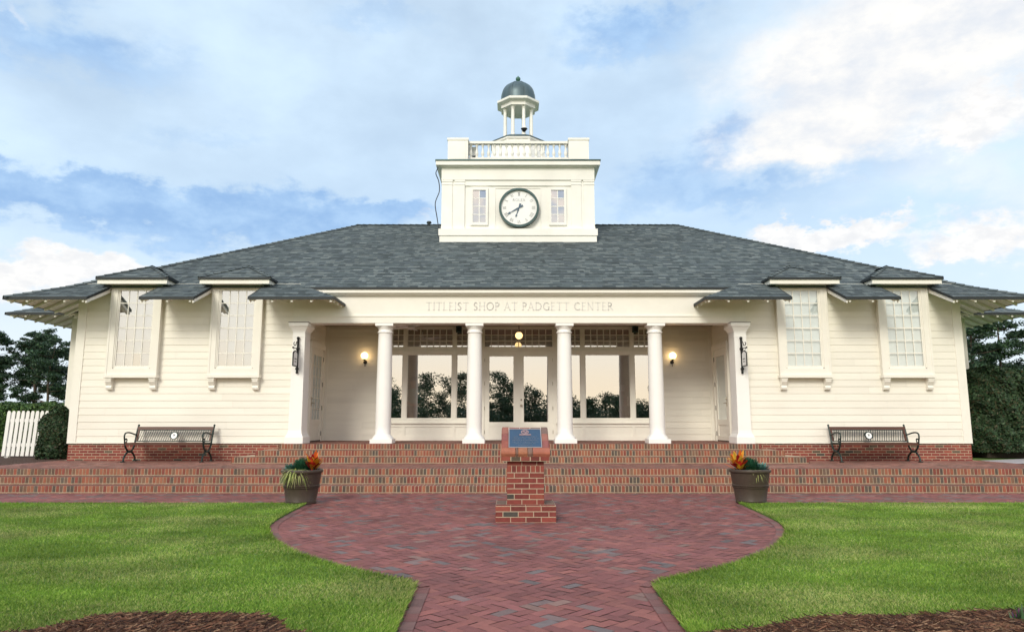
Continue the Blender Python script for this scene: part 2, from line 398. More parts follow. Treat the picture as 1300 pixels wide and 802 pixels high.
# the edge of the brick path on the right-hand side, mirrored for the left
EDGE = [(.95, 3.0), (.95, 4.9), (1.0, 6.25), (1.09, 6.38), (1.55, 6.76), (1.93, 7.1), (2.46, 7.75), (2.86, 8.38), (3.2, 9.1), (3.42, 9.85), (3.53, 10.8), (3.60, 11.9), (3.62, 12.25)]
SM = [tuple(p)[:2] for p in catmull([(x, y, 0) for x, y in EDGE[3:]], 5)]
EDGE2 = [(.95, 3.0), (.95, 4.9), (.98, 6.2)] + SM
def inside_path(x, y):
    x = abs(x)
    if y > 12.25: return True
    for (a, b), (c, d) in zip(EDGE2[:-1], EDGE2[1:]):
        if b <= y <= d: return x < a + (c - a) * (y - b) / max(1e-6, d - b)
    return x < .95
sheet('path_bed', [[(-18, 3), (18, 3), (18, 14.12), (-18, 14.12)]], MT['sand'], -.006)
def herringbone(M, x0, x1, y0, y1, z, pal, ang=45, keep=None, seed=5, wts=None, a=.1, joint=.004, tilt=.0022):
    r = random.Random(seed); c, s = math.cos(R(ang)), math.sin(R(ang)); cx, cy = (x0 + x1) / 2, (y0 + y1) / 2
    D = math.hypot(x1 - x0, y1 - y0) / 2; n = int(D / a) + 2
    for i in range(-n, n):
        for j in range(-n, n):
            t = (i + j) % 4
            if t not in (0, 2): continue
            w, h = (2, 1) if t == 0 else (1, 2)
            u, v = (i + w / 2) * a, (j + h / 2) * a
            X, Y = cx + u * c - v * s, cy + u * s + v * c
            if not (x0 - .1 < X < x1 + .1 and y0 - .1 < Y < y1 + .1): continue
            if keep and not keep(X, Y): continue
            hw, hh = w * a / 2 - joint / 2, h * a / 2 - joint / 2
            col = tuple(Vector(r.choices(pal, wts)[0]) * r.uniform(.82, 1.16))
            tx, ty = r.uniform(-tilt, tilt), r.uniform(-tilt, tilt)
            pts = []
            for du, dv in ((-hw, -hh), (hw, -hh), (hw, hh), (-hw, hh)):
                pts.append((min(x1, max(x0, cx + (u + du) * c - (v + dv) * s)), min(y1, max(y0, cy + (u + du) * s + (v + dv) * c)), z + tx * du / .1 + ty * dv / .1))
            M.face(pts, col)
PW = (5, 5, 4, 4, 4, 4, 4, 1.3, 1.3, 1.1)
m = MB()
herringbone(m, -3.9, 3.9, 3.4, 12.3, 0.0, PAVE, keep=lambda x, y: inside_path(abs(x) - .05, y), wts=PW)
tag(m.build('brick_path', MT['paver']), kind='structure')
m = MB()
herringbone(m, -16, 16, 12.3, 14.12, 0.0, PAVE, seed=9, wts=(4, 4, 3, 3, 4, 4, 4, 2.4, 2.4, 2))
tag(m.build('brick_walk', MT['paver']), kind='structure')
# soldier course edging along the path
m = MB(); r_ = random.Random(4)
for sgn in (-1, 1):
    d = 0.0; pos = []
    for (a, b), (c, e) in zip(EDGE2[:-1], EDGE2[1:]):
        L = math.hypot(c - a, e - b)
        while d < L:
            t = d / L; pos.append((a + (c - a) * t, b + (e - b) * t, (c - a) / L, (e - b) / L)); d += .205
        d -= L
    for x, y, tx, ty in pos:
        if y > 12.15: continue
        nx, ny = -ty, tx
        col = tuple(Vector(r_.choice([(.19, .085, .078), (.21, .085, .078), (.17, .09, .082), (.23, .09, .08)])) * r_.uniform(.8, 1.15))
        q = [(x + nx * o + tx * l, y + ny * o + ty * l) for o, l in ((.012, -.1), (.012, .1), (.105, .1), (.105, -.1))]
        q = [(sgn * a, b, .006) for a, b in q]
        m.face(q if sgn > 0 else q[::-1], col)
tag(m.build('path_edging', MT['paver']), kind='structure')
# lawns: a raised sheet on each side of the path, and the mown blades on it
for sgn in (-1, 1):
    M = MB(); P = [(x, y) for x, y in EDGE2]
    for (a, b), (c, d) in zip(P[:-1], P[1:]):
        q = [(sgn * (a + .015), b, .022), (sgn * 18, b, .022), (sgn * 18, d, .022), (sgn * (c + .015), d, .022)]
        M.face(q if sgn > 0 else q[::-1])
        q = [(sgn * (a + .01), b, -.004), (sgn * (a + .015), b, .022), (sgn * (c + .015), d, .022), (sgn * (c + .01), d, -.004)]
        M.face(q)
    M.face([(sgn * 3.62, 12.26, -.004), (sgn * 18, 12.26, -.004), (sgn * 18, 12.25, .022), (sgn * 3.62, 12.25, .022)])
    tag(M.build('lawn', MT['soil']), kind='structure')
def grass(n, seed, sgn):
    r = np.random.default_rng(seed)
    Y = 4.3 + (12.24 - 4.3) * r.random(n * 3) ** 1.5
    half = 1.0 + .78 * Y
    X = r.random(n * 3) * half
    ex = np.interp(Y, [b for a, b in EDGE2], [a for a, b in EDGE2])
    k = X > ex + .005; X, Y = X[k][:n], Y[k][:n]; n = len(X)
    edge = np.exp(-((X - np.interp(Y, [b for a, b in EDGE2], [a for a, b in EDGE2])) / .1))
    far = np.clip((12.3 - Y) / .15, 0, 1)
    h = (.010 + .016 * r.random(n)) * (1 + .9 * edge + .5 * (1 - far)) ; w = (.0022 + .0018 * r.random(n)) * (.75 + Y / 11)
    a = r.random(n) * 2 * math.pi; lean = (r.random((n, 2)) - .5) * .045
    lean[:, 0] += -edge * .03
    P = np.zeros((n, 3, 3)); z0 = .020
    dx, dy = np.cos(a) * w, np.sin(a) * w
    P[:, 0] = np.stack([X - dx, Y - dy, np.full(n, z0)], 1); P[:, 1] = np.stack([X + dx, Y + dy, np.full(n, z0)], 1)
    P[:, 2] = np.stack([X + lean[:, 0], Y + lean[:, 1], z0 + h], 1)
    P[:, :, 0] *= sgn
    pal = np.array([(.15, .272, .030), (.205, .33, .045), (.285, .38, .08), (.10, .212, .022), (.37, .40, .14)])
    # slow patches of lighter and deeper green in the mown turf
    f = np.sin(X * 1.3 + Y * 2.1) + np.sin(Y * 3.7 - X * .8 + sgn) + np.sin(X * 2.9 + 1.3 * sgn - Y * 1.1) + .8 * np.sin(Y * 6.1 + X * 1.7)
    pi = np.clip((r.random(n) * 4.2 + f * .62 + .45).astype(int), 0, 4)
    C = pal[pi] * (.75 + .5 * r.random((n, 1)))
    return P, C
for sgn in (-1, 1):
    P, C = grass(330000, 20 + sgn, sgn)
    tag(fast_mesh('grass', P, 3, C, MT['blades']), 'mown green lawn beside the brick path', 'grass', kind='stuff')

# pine straw beds in the foreground
def mound(name, cx, cy, rx, ry, hh, seed, n):
    r = np.random.default_rng(seed); M = MB(); K = 26; J = 6; rings = []
    for j in range(J + 1):
        q = j / J; ring = []
        for k in range(K):
            a = 2 * math.pi * k / K; wob = 1 + .10 * math.sin(3 * a + seed) + .07 * math.sin(7 * a)
            ring.append((cx + math.cos(a) * rx * (1 - q) * wob, cy + math.sin(a) * ry * (1 - q) * wob, .012 + hh * (1 - (1 - q) ** 2)))
        rings.append(ring)
    for j in range(J):
        for k in range(K): M.face([rings[j][k], rings[j][(k + 1) % K], rings[j + 1][(k + 1) % K], rings[j + 1][k]])
    tag(M.build('mulch', MT['mulch'], smooth=True), 'dark mulch of a foreground bed', 'mulch', kind='stuff')
    rad = np.sqrt(r.random(n)) * 1.03; a = r.random(n) * 2 * math.pi
    wob = 1 + .10 * np.sin(3 * a + seed) + .07 * np.sin(7 * a)
    X, Y = cx + np.cos(a) * rx * rad * wob, cy + np.sin(a) * ry * rad * wob
    Z = .02 + hh * (1 - np.clip(rad, 0, 1) ** 2) + r.random(n) * .03
    L = .07 + .12 * r.random(n); d = r.random(n) * 2 * math.pi; tz = (r.random(n) - .35) * .5 * L; w = .0009
    V = np.zeros((n, 4, 3)); ux, uy = np.cos(d), np.sin(d)
    for i, (s, t) in enumerate(((-1, -1), (1, -1), (1, 1), (-1, 1))):
        V[:, i] = np.stack([X + ux * L * s / 2 - uy * w * t, Y + uy * L * s / 2 + ux * w * t, Z + tz * s / 2 + .003 * t], 1)
    pal = np.array([(.13, .06, .038), (.18, .085, .052), (.08, .04, .028), (.26, .16, .10), (.05, .026, .02)])
    C = pal[r.integers(0, 5, n)] * (.7 + .5 * r.random((n, 1)))
    tag(fast_mesh('pine_straw', V, 4, C, MT['straw']), 'brown pine straw scattered over the bed', 'pine straw', kind='stuff')
mound('left', -2.45, 4.42, 1.12, .72, .06, 3, 30000)
mound('right', 2.62, 4.35, 1.6, .86, .06, 5, 38000)

# ================================================================== TERRACE, STEPS, PORCH FLOOR
XT = 11.40
def step_row(M, x0, x1, y0, y1, z0, z1, seed):
    r = random.Random(seed); p = .070; n = int((x1 - x0) / p)
    p = (x1 - x0) / n
    for i in range(n):
        c = tuple(Vector(r.choice(STEPB)) * r.uniform(.85, 1.12)); a = x0 + i * p + .0065
        d = r.uniform(-.002, .002); q = r.uniform(-.0012, .0012)
        # a rowlock brick with a slightly eased front edge
        b = a + p - .013; e = .007
        M.hexa([(a, y0 + d, z0 + .024), (b, y0 + d, z0 + .024), (b, y0 + .20, z0 + .024), (a, y0 + .20, z0 + .024), (a, y0 + d, z1 - e), (b, y0 + d, z1 - e), (b, y0 + .20, z1 - e), (a, y0 + .20, z1 - e)], c)
        M.face([(a, y0 + d, z1 - e), (b, y0 + d, z1 - e), (b, y0 + d + e, z1 + q), (a, y0 + d + e, z1 + q)], c)
        M.face([(a, y0 + d + e, z1 + q), (b, y0 + d + e, z1 + q), (b, y0 + .20, z1 + q), (a, y0 + .20, z1 + q)], tuple(Vector(c) * .4 + Vector((.15, .058, .05)) * .95))
        c2 = tuple(Vector(r.choice(TERR)) * r.uniform(.75, 1.0))
        M.face([(a, y0 + .21, z1), (b, y0 + .21, z1), (b, y1, z1), (a, y1, z1)], c2)
    k = x0
    while k < x1:     # thin brick course under the rowlocks
        M.face([(k + .004, y0 + .003, z0 + .002), (min(x1, k + .2), y0 + .003, z0 + .002), (min(x1, k + .2), y0 + .003, z0 + .010), (k + .004, y0 + .003, z0 + .010)], tuple(Vector(r.choice(STEPB)) * .75)); k += .206
stt = thing('entrance_steps', (0, 14.05, 0), 'long flight of three red brick steps rising from the walk to the terrace', 'steps', world=True)
for i in range(3):
    y0, z0 = 14.05 + .35 * i, .14 * i
    M = MB(); step_row(M, -XT, XT, y0, y0 + .35, z0, z0 + .14, 30 + i)
    st = M.build('step', MT['brick'], stt)
    C = MB(); C.box(-XT + .002, XT - .002, y0 + .006, y0 + (.36 if i < 2 else .349), z0 - .02, z0 + .1375); C.build('mortar_bed', MT['mortar'], st)
m = MB(); herringbone(m, -XT, XT, 15.11, 17.9, ZT, TERR, ang=0, seed=12, a=.1)
m2 = MB(); m2.box(-XT, XT, 15.102, 20, .0, ZT - .006)
tag(m.build('terrace', MT['paver']), kind='structure'); tag(m2.build('terrace_slab', MT['mortar']), kind='structure')
pst = thing('porch_steps', (0, 16.55, ZT), 'shorter flight of three brick steps rising from the terrace to the columned porch', 'steps', world=True)
for i in range(3):
    y0, z0, hx = 16.55 + .35 * i, ZT + .14 * i, 6.62 - .42 * i
    M = MB(); step_row(M, -hx, hx, y0, y0 + .35, z0, z0 + .14, 50 + i)
    # brick returns at both ends
    for sg in (-1, 1):
        brick_face(M, (sg * hx, y0 + (.0 if sg > 0 else YW - .01 - y0), z0 + .004), (0, 1 * sg, 0), (sg, 0, 0), YW - .01 - y0, .132, pal=STEPB, seed=i, proud=.004)
    st = M.build('step', MT['brick'], pst)
    C = MB(); C.box(-hx + .004, hx - .004, y0 + .006, YW - .005 if i < 2 else y0 + .349, z0 - .006, z0 + .1375); C.build('mortar_bed', MT['mortar'], st)
m = MB(); herringbone(m, -5.9, 5.9, 17.605, YG, ZP, TERR, ang=0, seed=14)
tag(m.build('porch_floor', MT['paver']), kind='structure')
m = MB(); m.box(-5.7, 5.7, 17.602, YG, ZT - .01, ZP - .006); tag(m.build('porch_slab', MT['mortar']), kind='structure')
sheet('side_path', [[(11.42, 16.7), (13.2, 17.2), (20, 18.0), (20, 20.2), (14.2, 19.4), (11.42, 18.0)]], MT['concrete'], .412)
sheet('planting_bed', [[(-26, 15.3), (-11.42, 15.3), (-11.42, 23.2), (-26, 23.2)]], MT['mulch'], .412)

# ================================================================== THE BUILDING
B = thing('clubhouse', (0, YW, 0), 'wide cream clapboard clubhouse with grey shingle roof, four porch columns and a clock tower', 'building', world=True)
def part(M, name, m, parent=None, smooth=False, label=None):
    o = M.build(name, m, parent or B, smooth)
    if label: o['label'] = label
    return o
# --- lapped siding
SIDE = Vector((.82, .795, .72))
def siding(M, p0, u, n, W, z0, z1, step=.175):
    p0, u, n = Vector(p0), Vector(u), Vector(n); z = z0; r = random.Random(int(p0.x * 10) + int(p0.y * 7) + 900)
    M.f_start = len(M.f)
    while z < z1 - .01:
        t = min(z1, z + step); s = 0.0; e = r.uniform(.6, min(4.2, W))
        while s < W - .001:
            e = min(W, e); c = tuple(SIDE * r.uniform(.955, 1.025)); d = r.uniform(-.001, .0012); a = lambda q, zz, k: p0 + u * q + n * (k + d) + Vector((0, 0, zz)); f = e - (.0025 if e < W else 0)
            M.face([a(s, z, .020), a(f, z, .020), a(f, t, .009), a(s, t, .009)], c)
            M.face([a(s, z, .004), a(f, z, .004), a(f, z, .020), a(s, z, .020)], c)
            s = e; e = s + r.uniform(2.4, 4.6)
        z += step
    M.side = True
for sg in (-1, 1):
    M = MB()
    x0, x1 = (-11.2, -5.6) if sg < 0 else (5.6, 11.2)
    siding(M, (x0, YW, 0), (1, 0, 0), (0, -1, 0), 5.6, ZP, 4.86)
    M.box(x0, x1, YW, YW + .15, ZP, 4.86)
    M.box(sg * 11.2, sg * 11.05, YW + .15, 20.31, ZP, 4.8)          # return wall to the wing
    part(M, 'front_wall', MT['siding'])
    M = MB(); M.box(sg * 11.215, sg * 11.0, YW - .034, YW + .12, ZP, 4.78); M.box(x0 if sg > 0 else x0 - .012, x1 + .012 if sg > 0 else x1, YW - .04, YW - .026, ZP - .004, ZP + .03)
    part(M, 'corner_board', MT['trim'])
    M = MB(); M.box(sg * 11.18, sg * 5.72, YW - .001, YW + .2, ZT - .02, ZP - .003, mi=1)
    brick_face(M, (min(sg * 11.19, sg * 5.72), YW - .001, ZT - .018), (1, 0, 0), (0, -1, 0), 5.47, ZP - ZT + .012, seed=60 + sg, wts=WB)
    M.box(sg * 11.19, sg * 11.17, YW, 20.3, ZT, ZP - .003, col=WALLB[1])
    part(M, 'brick_base', [MT['brick'], MT['mortar']])
    # projecting rear wing
    M = MB(); siding(M, (sg * 11.2 if sg > 0 else -12.87, 20.31, 0), (1, 0, 0), (0, -1, 0), 1.67, .5, 4.7)
    M.box(sg * 12.87, sg * 10.5, 20.31, 27, .38, 4.7); part(M, 'wing_wall', MT['siding'])
    M = MB(); M.box(sg * 12.885, sg * 12.7, 20.27, 20.4, .42, 4.62); part(M, 'corner_board', MT['trim'])
# back of the building
M = MB(); M.box(-11.2, 11.2, 29.2, 29.35, .38, 4.7); M.box(-11.2, -11.05, 27, 29.2, .38, 4.7); M.box(11.05, 11.2, 27, 29.2, .38, 4.7); part(M, 'rear_wall', MT['siding'])

# --- main roof
M = MB(); D = MB()
A = [(-XB, BY, BZ), (XB, BY, BZ), (XR, RY, RZ), (-XR, RY, RZ)]
shingles(M, A, seed=1)
D.face(A)
for sg in (-1, 1):
    S = [(sg * XB, BY, BZ), (sg * XB, 29.6, BZ), (sg * XR, RY, RZ)]
    shingles(M, S, seed=2 + sg); D.face(S)
    S = [(sg * XE, EY, EZ), (sg * XE, 30.5, EZ), (sg * XB, 29.6, BZ), (sg * XB, BY, BZ)]
    shingles(M, S, seed=5 + sg); D.face(S)
S = [(-XB, 29.6, BZ), (XB, 29.6, BZ), (XR, RY, RZ), (-XR, RY, RZ)]; shingles(M, S, seed=9, exp=.29); D.face(S)
S = [(-XE, 30.5, EZ), (XE, 30.5, EZ), (XB, 29.6, BZ), (-XB, 29.6, BZ)]; D.face(S); shingles(M, S, seed=10, exp=.29)
cap_strip(M, (-XR - .05, RY, RZ), (XR + .05, RY, RZ))
for sg in (-1, 1): cap_strip(M, (sg * XE, EY, EZ), (sg * XB, BY, BZ)); cap_strip(M, (sg * XB, BY, BZ), (sg * XR, RY, RZ))
M.lathe([(.05, RZ + .02), (.05, RZ + .1), (.09, RZ + .1), (.07, RZ + .16), (.0001, RZ + .18)], -3.05, RY + .1, 10, (.05, .06, .06))
roof = part(M, 'roof', MT['shingle'])
part(D, 'roof_deck', MT['deck'], roof)
# drip edge of the middle stretch
M = MB(); M.box(-5.40, 5.40, BY - .012, BY + .03, BZ - .045, BZ + .006); part(M, 'drip_edge', MT['drip'], roof)

# --- flared eaves broken by the window bays, each with its rafter tails
def roofz(y): return EZ + (y - EY) * (BZ - EZ) / (BY - EY) if y < BY else BZ + (y - BY) * (RZ - BZ) / (RY - BY)
def rafter(parent, a, b, w=.05, h=.085):
    a, b = Vector(a), Vector(b); d = (b - a).normalized(); s = d.cross(Vector((0, 0, 1))).normalized() * w / 2; up = Vector((0, 0, 1))
    M = MB(); M.hexa([a - s - up * (h * .65), a + s - up * (h * .65), b + s - up * h, b - s - up * h, a - s, a + s, b + s, b - s]); 
    M.build('rafter', MT['trim'], parent)
def eave(x0, x1, hip0=0, hip1=0, seed=1, side=None):
    """front eave from x0 to x1; hip: how far the top edge is drawn in at that end"""
    M = MB(); P = [(x0, EY, EZ), (x1, EY, EZ), (x1 - hip1, BY, BZ), (x0 + hip0, BY, BZ)]
    shingles(M, P, seed=seed)
    th = .05
    M.prism([Vector(p) - Vector((0, 0, th)) for p in P], (0, 0, th - .004), (.03, .035, .04), 1)
    e = M.build('eave', [MT['shingle'], MT['soffit']], B)
    K = MB(); K.box(x0 - .008, x1 + .008, EY - .014, EY + .012, EZ - .055, EZ + .014)
    for xe, hp in ((x0, hip0), (x1, hip1)):
        if hp == 0:
            K.prism([(xe - .01, EY, EZ - .055), (xe + .01, EY, EZ - .055), (xe + .01, EY, EZ + .016), (xe - .01, EY, EZ + .016)], (0, BY - EY, BZ - EZ))
    K.build('drip_edge', MT['drip'], e)
    n = max(2, round((x1 - x0) / .42)); 
    for i in range(n):
        x = x0 + .10 + (x1 - x0 - .20) * i / (n - 1)
        yt = BY + .2
        if hip0 and x < x0 + hip0: yt = EY + .12 + (x - x0)
        if hip1 and x > x1 - hip1: yt = EY + .12 + (x1 - x)
        rafter(e, (x, EY + .03, EZ - .052), (x, yt, roofz(min(yt, BY)) - .052 + (max(0, yt - BY)) * .45))
    # barge boards closing the open ends
    for xe, hp, sgn in ((x0, hip0, 1), (x1, hip1, -1)):
        if hp == 0:
            K = MB(); K.prism([(xe + sgn * .012, EY + .03, EZ - .052), (xe + sgn * .012, EY + .03, EZ - .13), (xe + sgn * .012, YW - .03, roofz(BY) + .11 - .17), (xe + sgn * .012, YW - .03, roofz(BY) + .11 - .052)], (sgn * .03, 0, 0))
            K.build('barge_board', MT['trim'], e)
    return e
eaves = []
for sg in (-1, 1):
    def E_(a, b, ha, hb, sd):
        return eave(a, b, ha, hb, sd) if sg < 0 else eave(-b, -a, hb, ha, sd)
    e1 = E_(-XE, -10.36, XE - XB, 0, 11 + sg)
    E_(-9.10, -7.80, 0, 0, 13 + sg)
    e3 = E_(-6.50, -4.43, 0, .90, 15 + sg)
    # the inner end of the third eave returns as a small hip
    xa, xb = sg * 4.43, sg * 5.36
    M = MB(); P = [(xa, EY, EZ), (xa, YW - .06, EZ), (xb, YW - .06, BZ + .06), (xb, BY, BZ)]
    P = [(xa, EY, EZ), (xa, YW - .09, EZ), (xb, YW - .09, BZ - .004), (xb + 0, BY, BZ - .004)]
    shingles(M, P, seed=21 + sg)
    M.prism([Vector(p) - Vector((0, 0, .05)) for p in P], (0, 0, .046), (.03, .035, .04), 1)
    rt = M.build('eave_return', [MT['shingle'], MT['soffit']], e3)
    K = MB(); K.box(xa - .012, xa + .012, EY - .01, YW - .09, EZ - .055, EZ + .014); K.build('drip_edge', MT['drip'], e3)
    for k in range(3):
        y = EY + .16 + .36 * k; rafter(e3, (xa + sg * .04, y, EZ - .052), (sg * 5.2 if y > BY - .2 else xa + sg * min(.75, y - EY), y, EZ - .052 + .4 * min(.75, (y - EY if y <= BY - .2 else .75))))
    # side eave running back to the wing
    M = MB(); P = [(sg * XE, EY, EZ - .05), (sg * XE, 19.9, EZ - .05), (sg * XB, 19.9, BZ - .05), (sg * XB, BY, BZ - .05)]
    M.prism(P, (0, 0, .044)); se = M.build('side_eave', MT['soffit'], B)
    K = MB(); K.box(sg * XE - .013, sg * XE + .013, EY - .014, 20.2, EZ - .055, EZ + .014); K.build('drip_edge', MT['drip'], se)
    for k in range(8):
        y = EY + .22 + .42 * k; x1 = max(11.15, XE - .05 - (y - EY)); rafter(se, (sg * (XE - .03), y, EZ - .052), (sg * x1, y, EZ - .052 + .45 * (XE - x1)))
    # rear wing roof
    WX, WY = 14.04, 19.16
    M = MB(); rise = 1.9 * .45
    P = [(sg * WX, WY, EZ), (sg * 10.2, WY, EZ), (sg * 10.2, WY + 2.6, EZ + 1.17), (sg * (WX - 2.6), WY + 2.6, EZ + 1.17)]
    shingles(M, P, seed=31 + sg); M.prism([Vector(p) - Vector((0, 0, .05)) for p in P], (0, 0, .044), (.03, .035, .04), 1)
    P = [(sg * WX, WY, EZ), (sg * WX, 28, EZ), (sg * (WX - 2.6), 28, EZ + 1.17), (sg * (WX - 2.6), WY + 2.6, EZ + 1.17)]
    shingles(M, P, seed=33 + sg); M.prism([Vector(p) - Vector((0, 0, .05)) for p in P], (0, 0, .044), (.03, .035, .04), 1)
    wr = part(M, 'wing_roof', [MT['shingle'], MT['soffit']])
    K = MB(); K.box(sg * WX, sg * 12.36, WY - .014, WY + .012, EZ - .055, EZ + .014); K.box(sg * WX - .013, sg * WX + .013, WY - .014, 28, EZ - .055, EZ + .014); K.build('drip_edge', MT['drip'], wr)
    for k in range(5):
        x = WX - .14 - .40 * k; yt = min(20.3, WY + .1 + (WX - x)); rafter(wr, (sg * x, WY + .03, EZ - .052), (sg * x, yt, EZ - .052 + .45 * (yt - WY)))
    for k in range(13):
        y = WY + .3 + .44 * k; x1 = max(12.8, WX - .1 - (y - WY)); rafter(wr, (sg * (WX - .03), y, EZ - .052), (sg * x1, y, EZ - .052 + .45 * (WX - x1)))

# --- four front windows, each in a bay with its own little hipped roof
def front_window(xc, seed):
    r = random.Random(seed); Yf = 17.69
    M = MB()
    for s in (-1, 1):
        M.box(xc + s * .63, xc + s * .475, Yf, YW - .006, 2.52, 4.79)                   # stiles
        M.box(xc + s * .475, xc + s * .448, Yf + .018, YW - .01, 2.70, 4.69)            # inner stop
        M.box(xc + s * .645, xc + s * .60, Yf - .012, Yf + .03, 2.52, 4.79)             # outer bead
    M.box(xc - .475, xc + .475, Yf, YW - .006, 4.69, 4.79); M.box(xc - .475, xc + .475, Yf, YW - .006, 2.52, 2.68)
    M.box(xc - .448, xc + .448, Yf + .018, YW - .012, 2.68, 2.705)
    M.box(xc - .66, xc + .66, Yf - .05, YW - .004, 2.45, 2.52)                           # sill
    M.box(xc - .64, xc + .64, Yf - .02, Yf + .05, 4.70, 4.745)
    w = part(M, 'window', MT['trim'])
    M = MB(); g0, g1, b0, b1 = xc - .448, xc + .448, 2.705, 4.69; ys = Yf + .035
    for s in (0, 1): M.box((g0, g1 - .03)[s], (g0 + .03, g1)[s], ys, ys + .03, b0, b1)
    M.box(g0, g1, ys + .002, ys + .028, b0, b0 + .045); M.box(g0, g1, ys + .002, ys + .028, b1 - .035, b1)
    i0, i1, j0, j1 = g0 + .03, g1 - .03, b0 + .045, b1 - .035
    for k in range(1, 4): x = i0 + (i1 - i0) * k / 4; M.box(x - .010, x + .010, ys + .004, ys + .024, j0, j1)
    for k in range(1, 6): z = j0 + (j1 - j0) * k / 6; M.box(i0, i1, ys + .006, ys + .022, z - .010 - (.006 if k == 3 else 0), z + .010 + (.006 if k == 3 else 0))
    M.build('sash', MT['trim'], w)
    M = MB()
    for a in range(4):
        for b in range(6):
            xa, xb = i0 + (i1 - i0) * a / 4, i0 + (i1 - i0) * (a + 1) / 4; za, zb = j0 + (j1 - j0) * b / 6, j0 + (j1 - j0) * (b + 1) / 6
            t, q = r.uniform(-.0016, .0016), r.uniform(-.0016, .0016); y = ys + .014
            M.face([(xa, y - t - q, za), (xb, y + t - q, za), (xb, y + t + q, zb), (xa, y - t + q, zb)])
    M.build('window_glass', MT['lpane'] if xc < 0 else MT['pane'], w)
    M = MB(); n = 24
    M.face([(g0, ys + .072, b0), (g1, ys + .072, b0), (g1, ys + .072, b1), (g0, ys + .072, b1)])      # drawn blinds behind right-hand glass; left sheets painted grey for the unlit room
    M.build('blind', MT['blind'] if xc > 0 else MT['darkblind'], w)
    for s in (-1, 1):
        M = MB(); xb = xc + s * .545
        prof = [(YW - .02, 2.45), (Yf - .01, 2.45), (Yf - .01, 2.36), (Yf + .02, 2.31), (Yf + .055, 2.26), (Yf + .03, 2.21), (Yf + .045, 2.165), (Yf + .10, 2.15), (YW - .02, 2.15)]
        M.prism([(xb - .07, y, z) for y, z in prof], (.14, 0, 0)); M.box(xb - .08, xb + .08, Yf - .025, YW - .02, 2.405, 2.447)
        M.build('bracket', MT['trim'], w)
    # dormer roof over the bay
    M = MB(); yf, ze, za, ya = 17.42, 4.93, 5.41, 18.36; hw = .90
    P = [(xc - hw, yf, ze), (xc + hw, yf, ze), (xc, ya, za)]; shingles(M, P, seed=seed)
    M.prism([Vector(p) - Vector((0, 0, .05)) for p in P], (0, 0, .044), (.03, .035, .04), 1)
    for s in (-1, 1):
        P = [(xc + s * hw, yf, ze), (xc + s * hw, 18.02, ze), (xc, 18.9, za), (xc, ya, za)]; shingles(M, P, seed=seed + 5 + s); M.face(P, (.03, .035, .04), 0)
        cap_strip(M, (xc + s * hw, yf, ze), (xc, ya, za), .07)
    cap_strip(M, (xc, ya - .03, za), (xc, 18.95, za), .07)
    d = part(M, 'dormer_roof', [MT['shingle'], MT['soffit']])
    M = MB(); M.box(xc - hw - .012, xc + hw + .012, yf - .02, yf + .01, ze - .045, ze + .012)
    for s in (-1, 1): M.box(xc + s * hw - .012, xc + s * hw + .012, yf + .01, 18.02, ze - .045, ze + .012)
    M.build('drip_edge', MT['drip'], d)
    M = MB(); M.box(xc - hw + .03, xc + hw - .03, yf + .01, 17.60, ze - .15, ze - .048); M.box(xc - .63, xc + .63, 17.60, 18.3, 4.792, ze - .05)
    for s in (-1, 1): M.box(xc + s * (hw - .03), xc + s * .64, 17.602, 17.98, ze - .13, ze - .05)
    M.build('fascia', MT['trim'], d)
    return w
for i, x in enumerate(WIN): front_window(x, 40 + i * 7)

# --- porch: entablature, columns, pilasters, ceiling
M = MB()
M.box(-5.72, 5.72, 17.74, 18.16, 3.832, 3.995)
M.box(-5.72, 5.72, 17.725, 17.9, 3.995, 4.018)
M.box(-5.72, 5.72, 17.765, 18.16, 4.018, 4.53)
M.box(-5.6, 5.6, 17.70, 17.9, 4.53, 4.56); M.box(-5.6, 5.6, 17.655, 17.9, 4.56, 4.585); M.box(-5.6, 5.6, 17.615, 17.9, 4.585, 4.668)
ent = part(M, 'entablature', MT['trim'])
adv = lambda t: sum(GL[c][0] for c in t) + .13 * (len(t) - 1)
full = 'TITLEIST SHOP AT PADGETT CENTER'; k_ = 4.75 / adv(full); x_ = -2.375
for wd in full.split():
    M = MB(); text(M, wd, x_, 4.165, .195, adv(wd) * k_, lambda a, b, d: (a, 17.7645 - d, b), .115, .055, .008)
    M.build('lettering', MT['letter'], ent); x_ += (adv(wd) + .26 + GL[' '][0]) * k_
M = MB(); M.box(-5.6, 5.6, 18.16, YG, 4.10, 4.16); part(M, 'porch_ceiling', MT['ceilwood'])
for x in (-3.42, -1.14, 1.14, 3.45):
    M = MB(); sh = [(.192 - .018 * max(0, (t - .3) / .7) ** 1.6, 1.06 + 2.52 * t) for t in [k / 14 for k in range(15)]]
    M.lathe([(.262, .945), (.262, .965), (.25, .985), (.215, 1.03), (.2, 1.05)] + sh + [(.178, 3.595), (.196, 3.60), (.2, 3.615), (.196, 3.63), (.176, 3.635), (.176, 3.69), (.182, 3.695), (.20, 3.73), (.215, 3.765)], x, 17.97, 40)
    c = part(M, 'column', MT['column'], smooth=True)
    M = MB(); M.box(x - .225, x + .225, 17.745, 18.195, 3.765, 3.828); M.build('abacus', MT['column'], c)
    M = MB(); M.box(x - .272, x + .272, 17.70, 18.24, ZP + .001, .945); M.build('plinth', MT['column'], c)
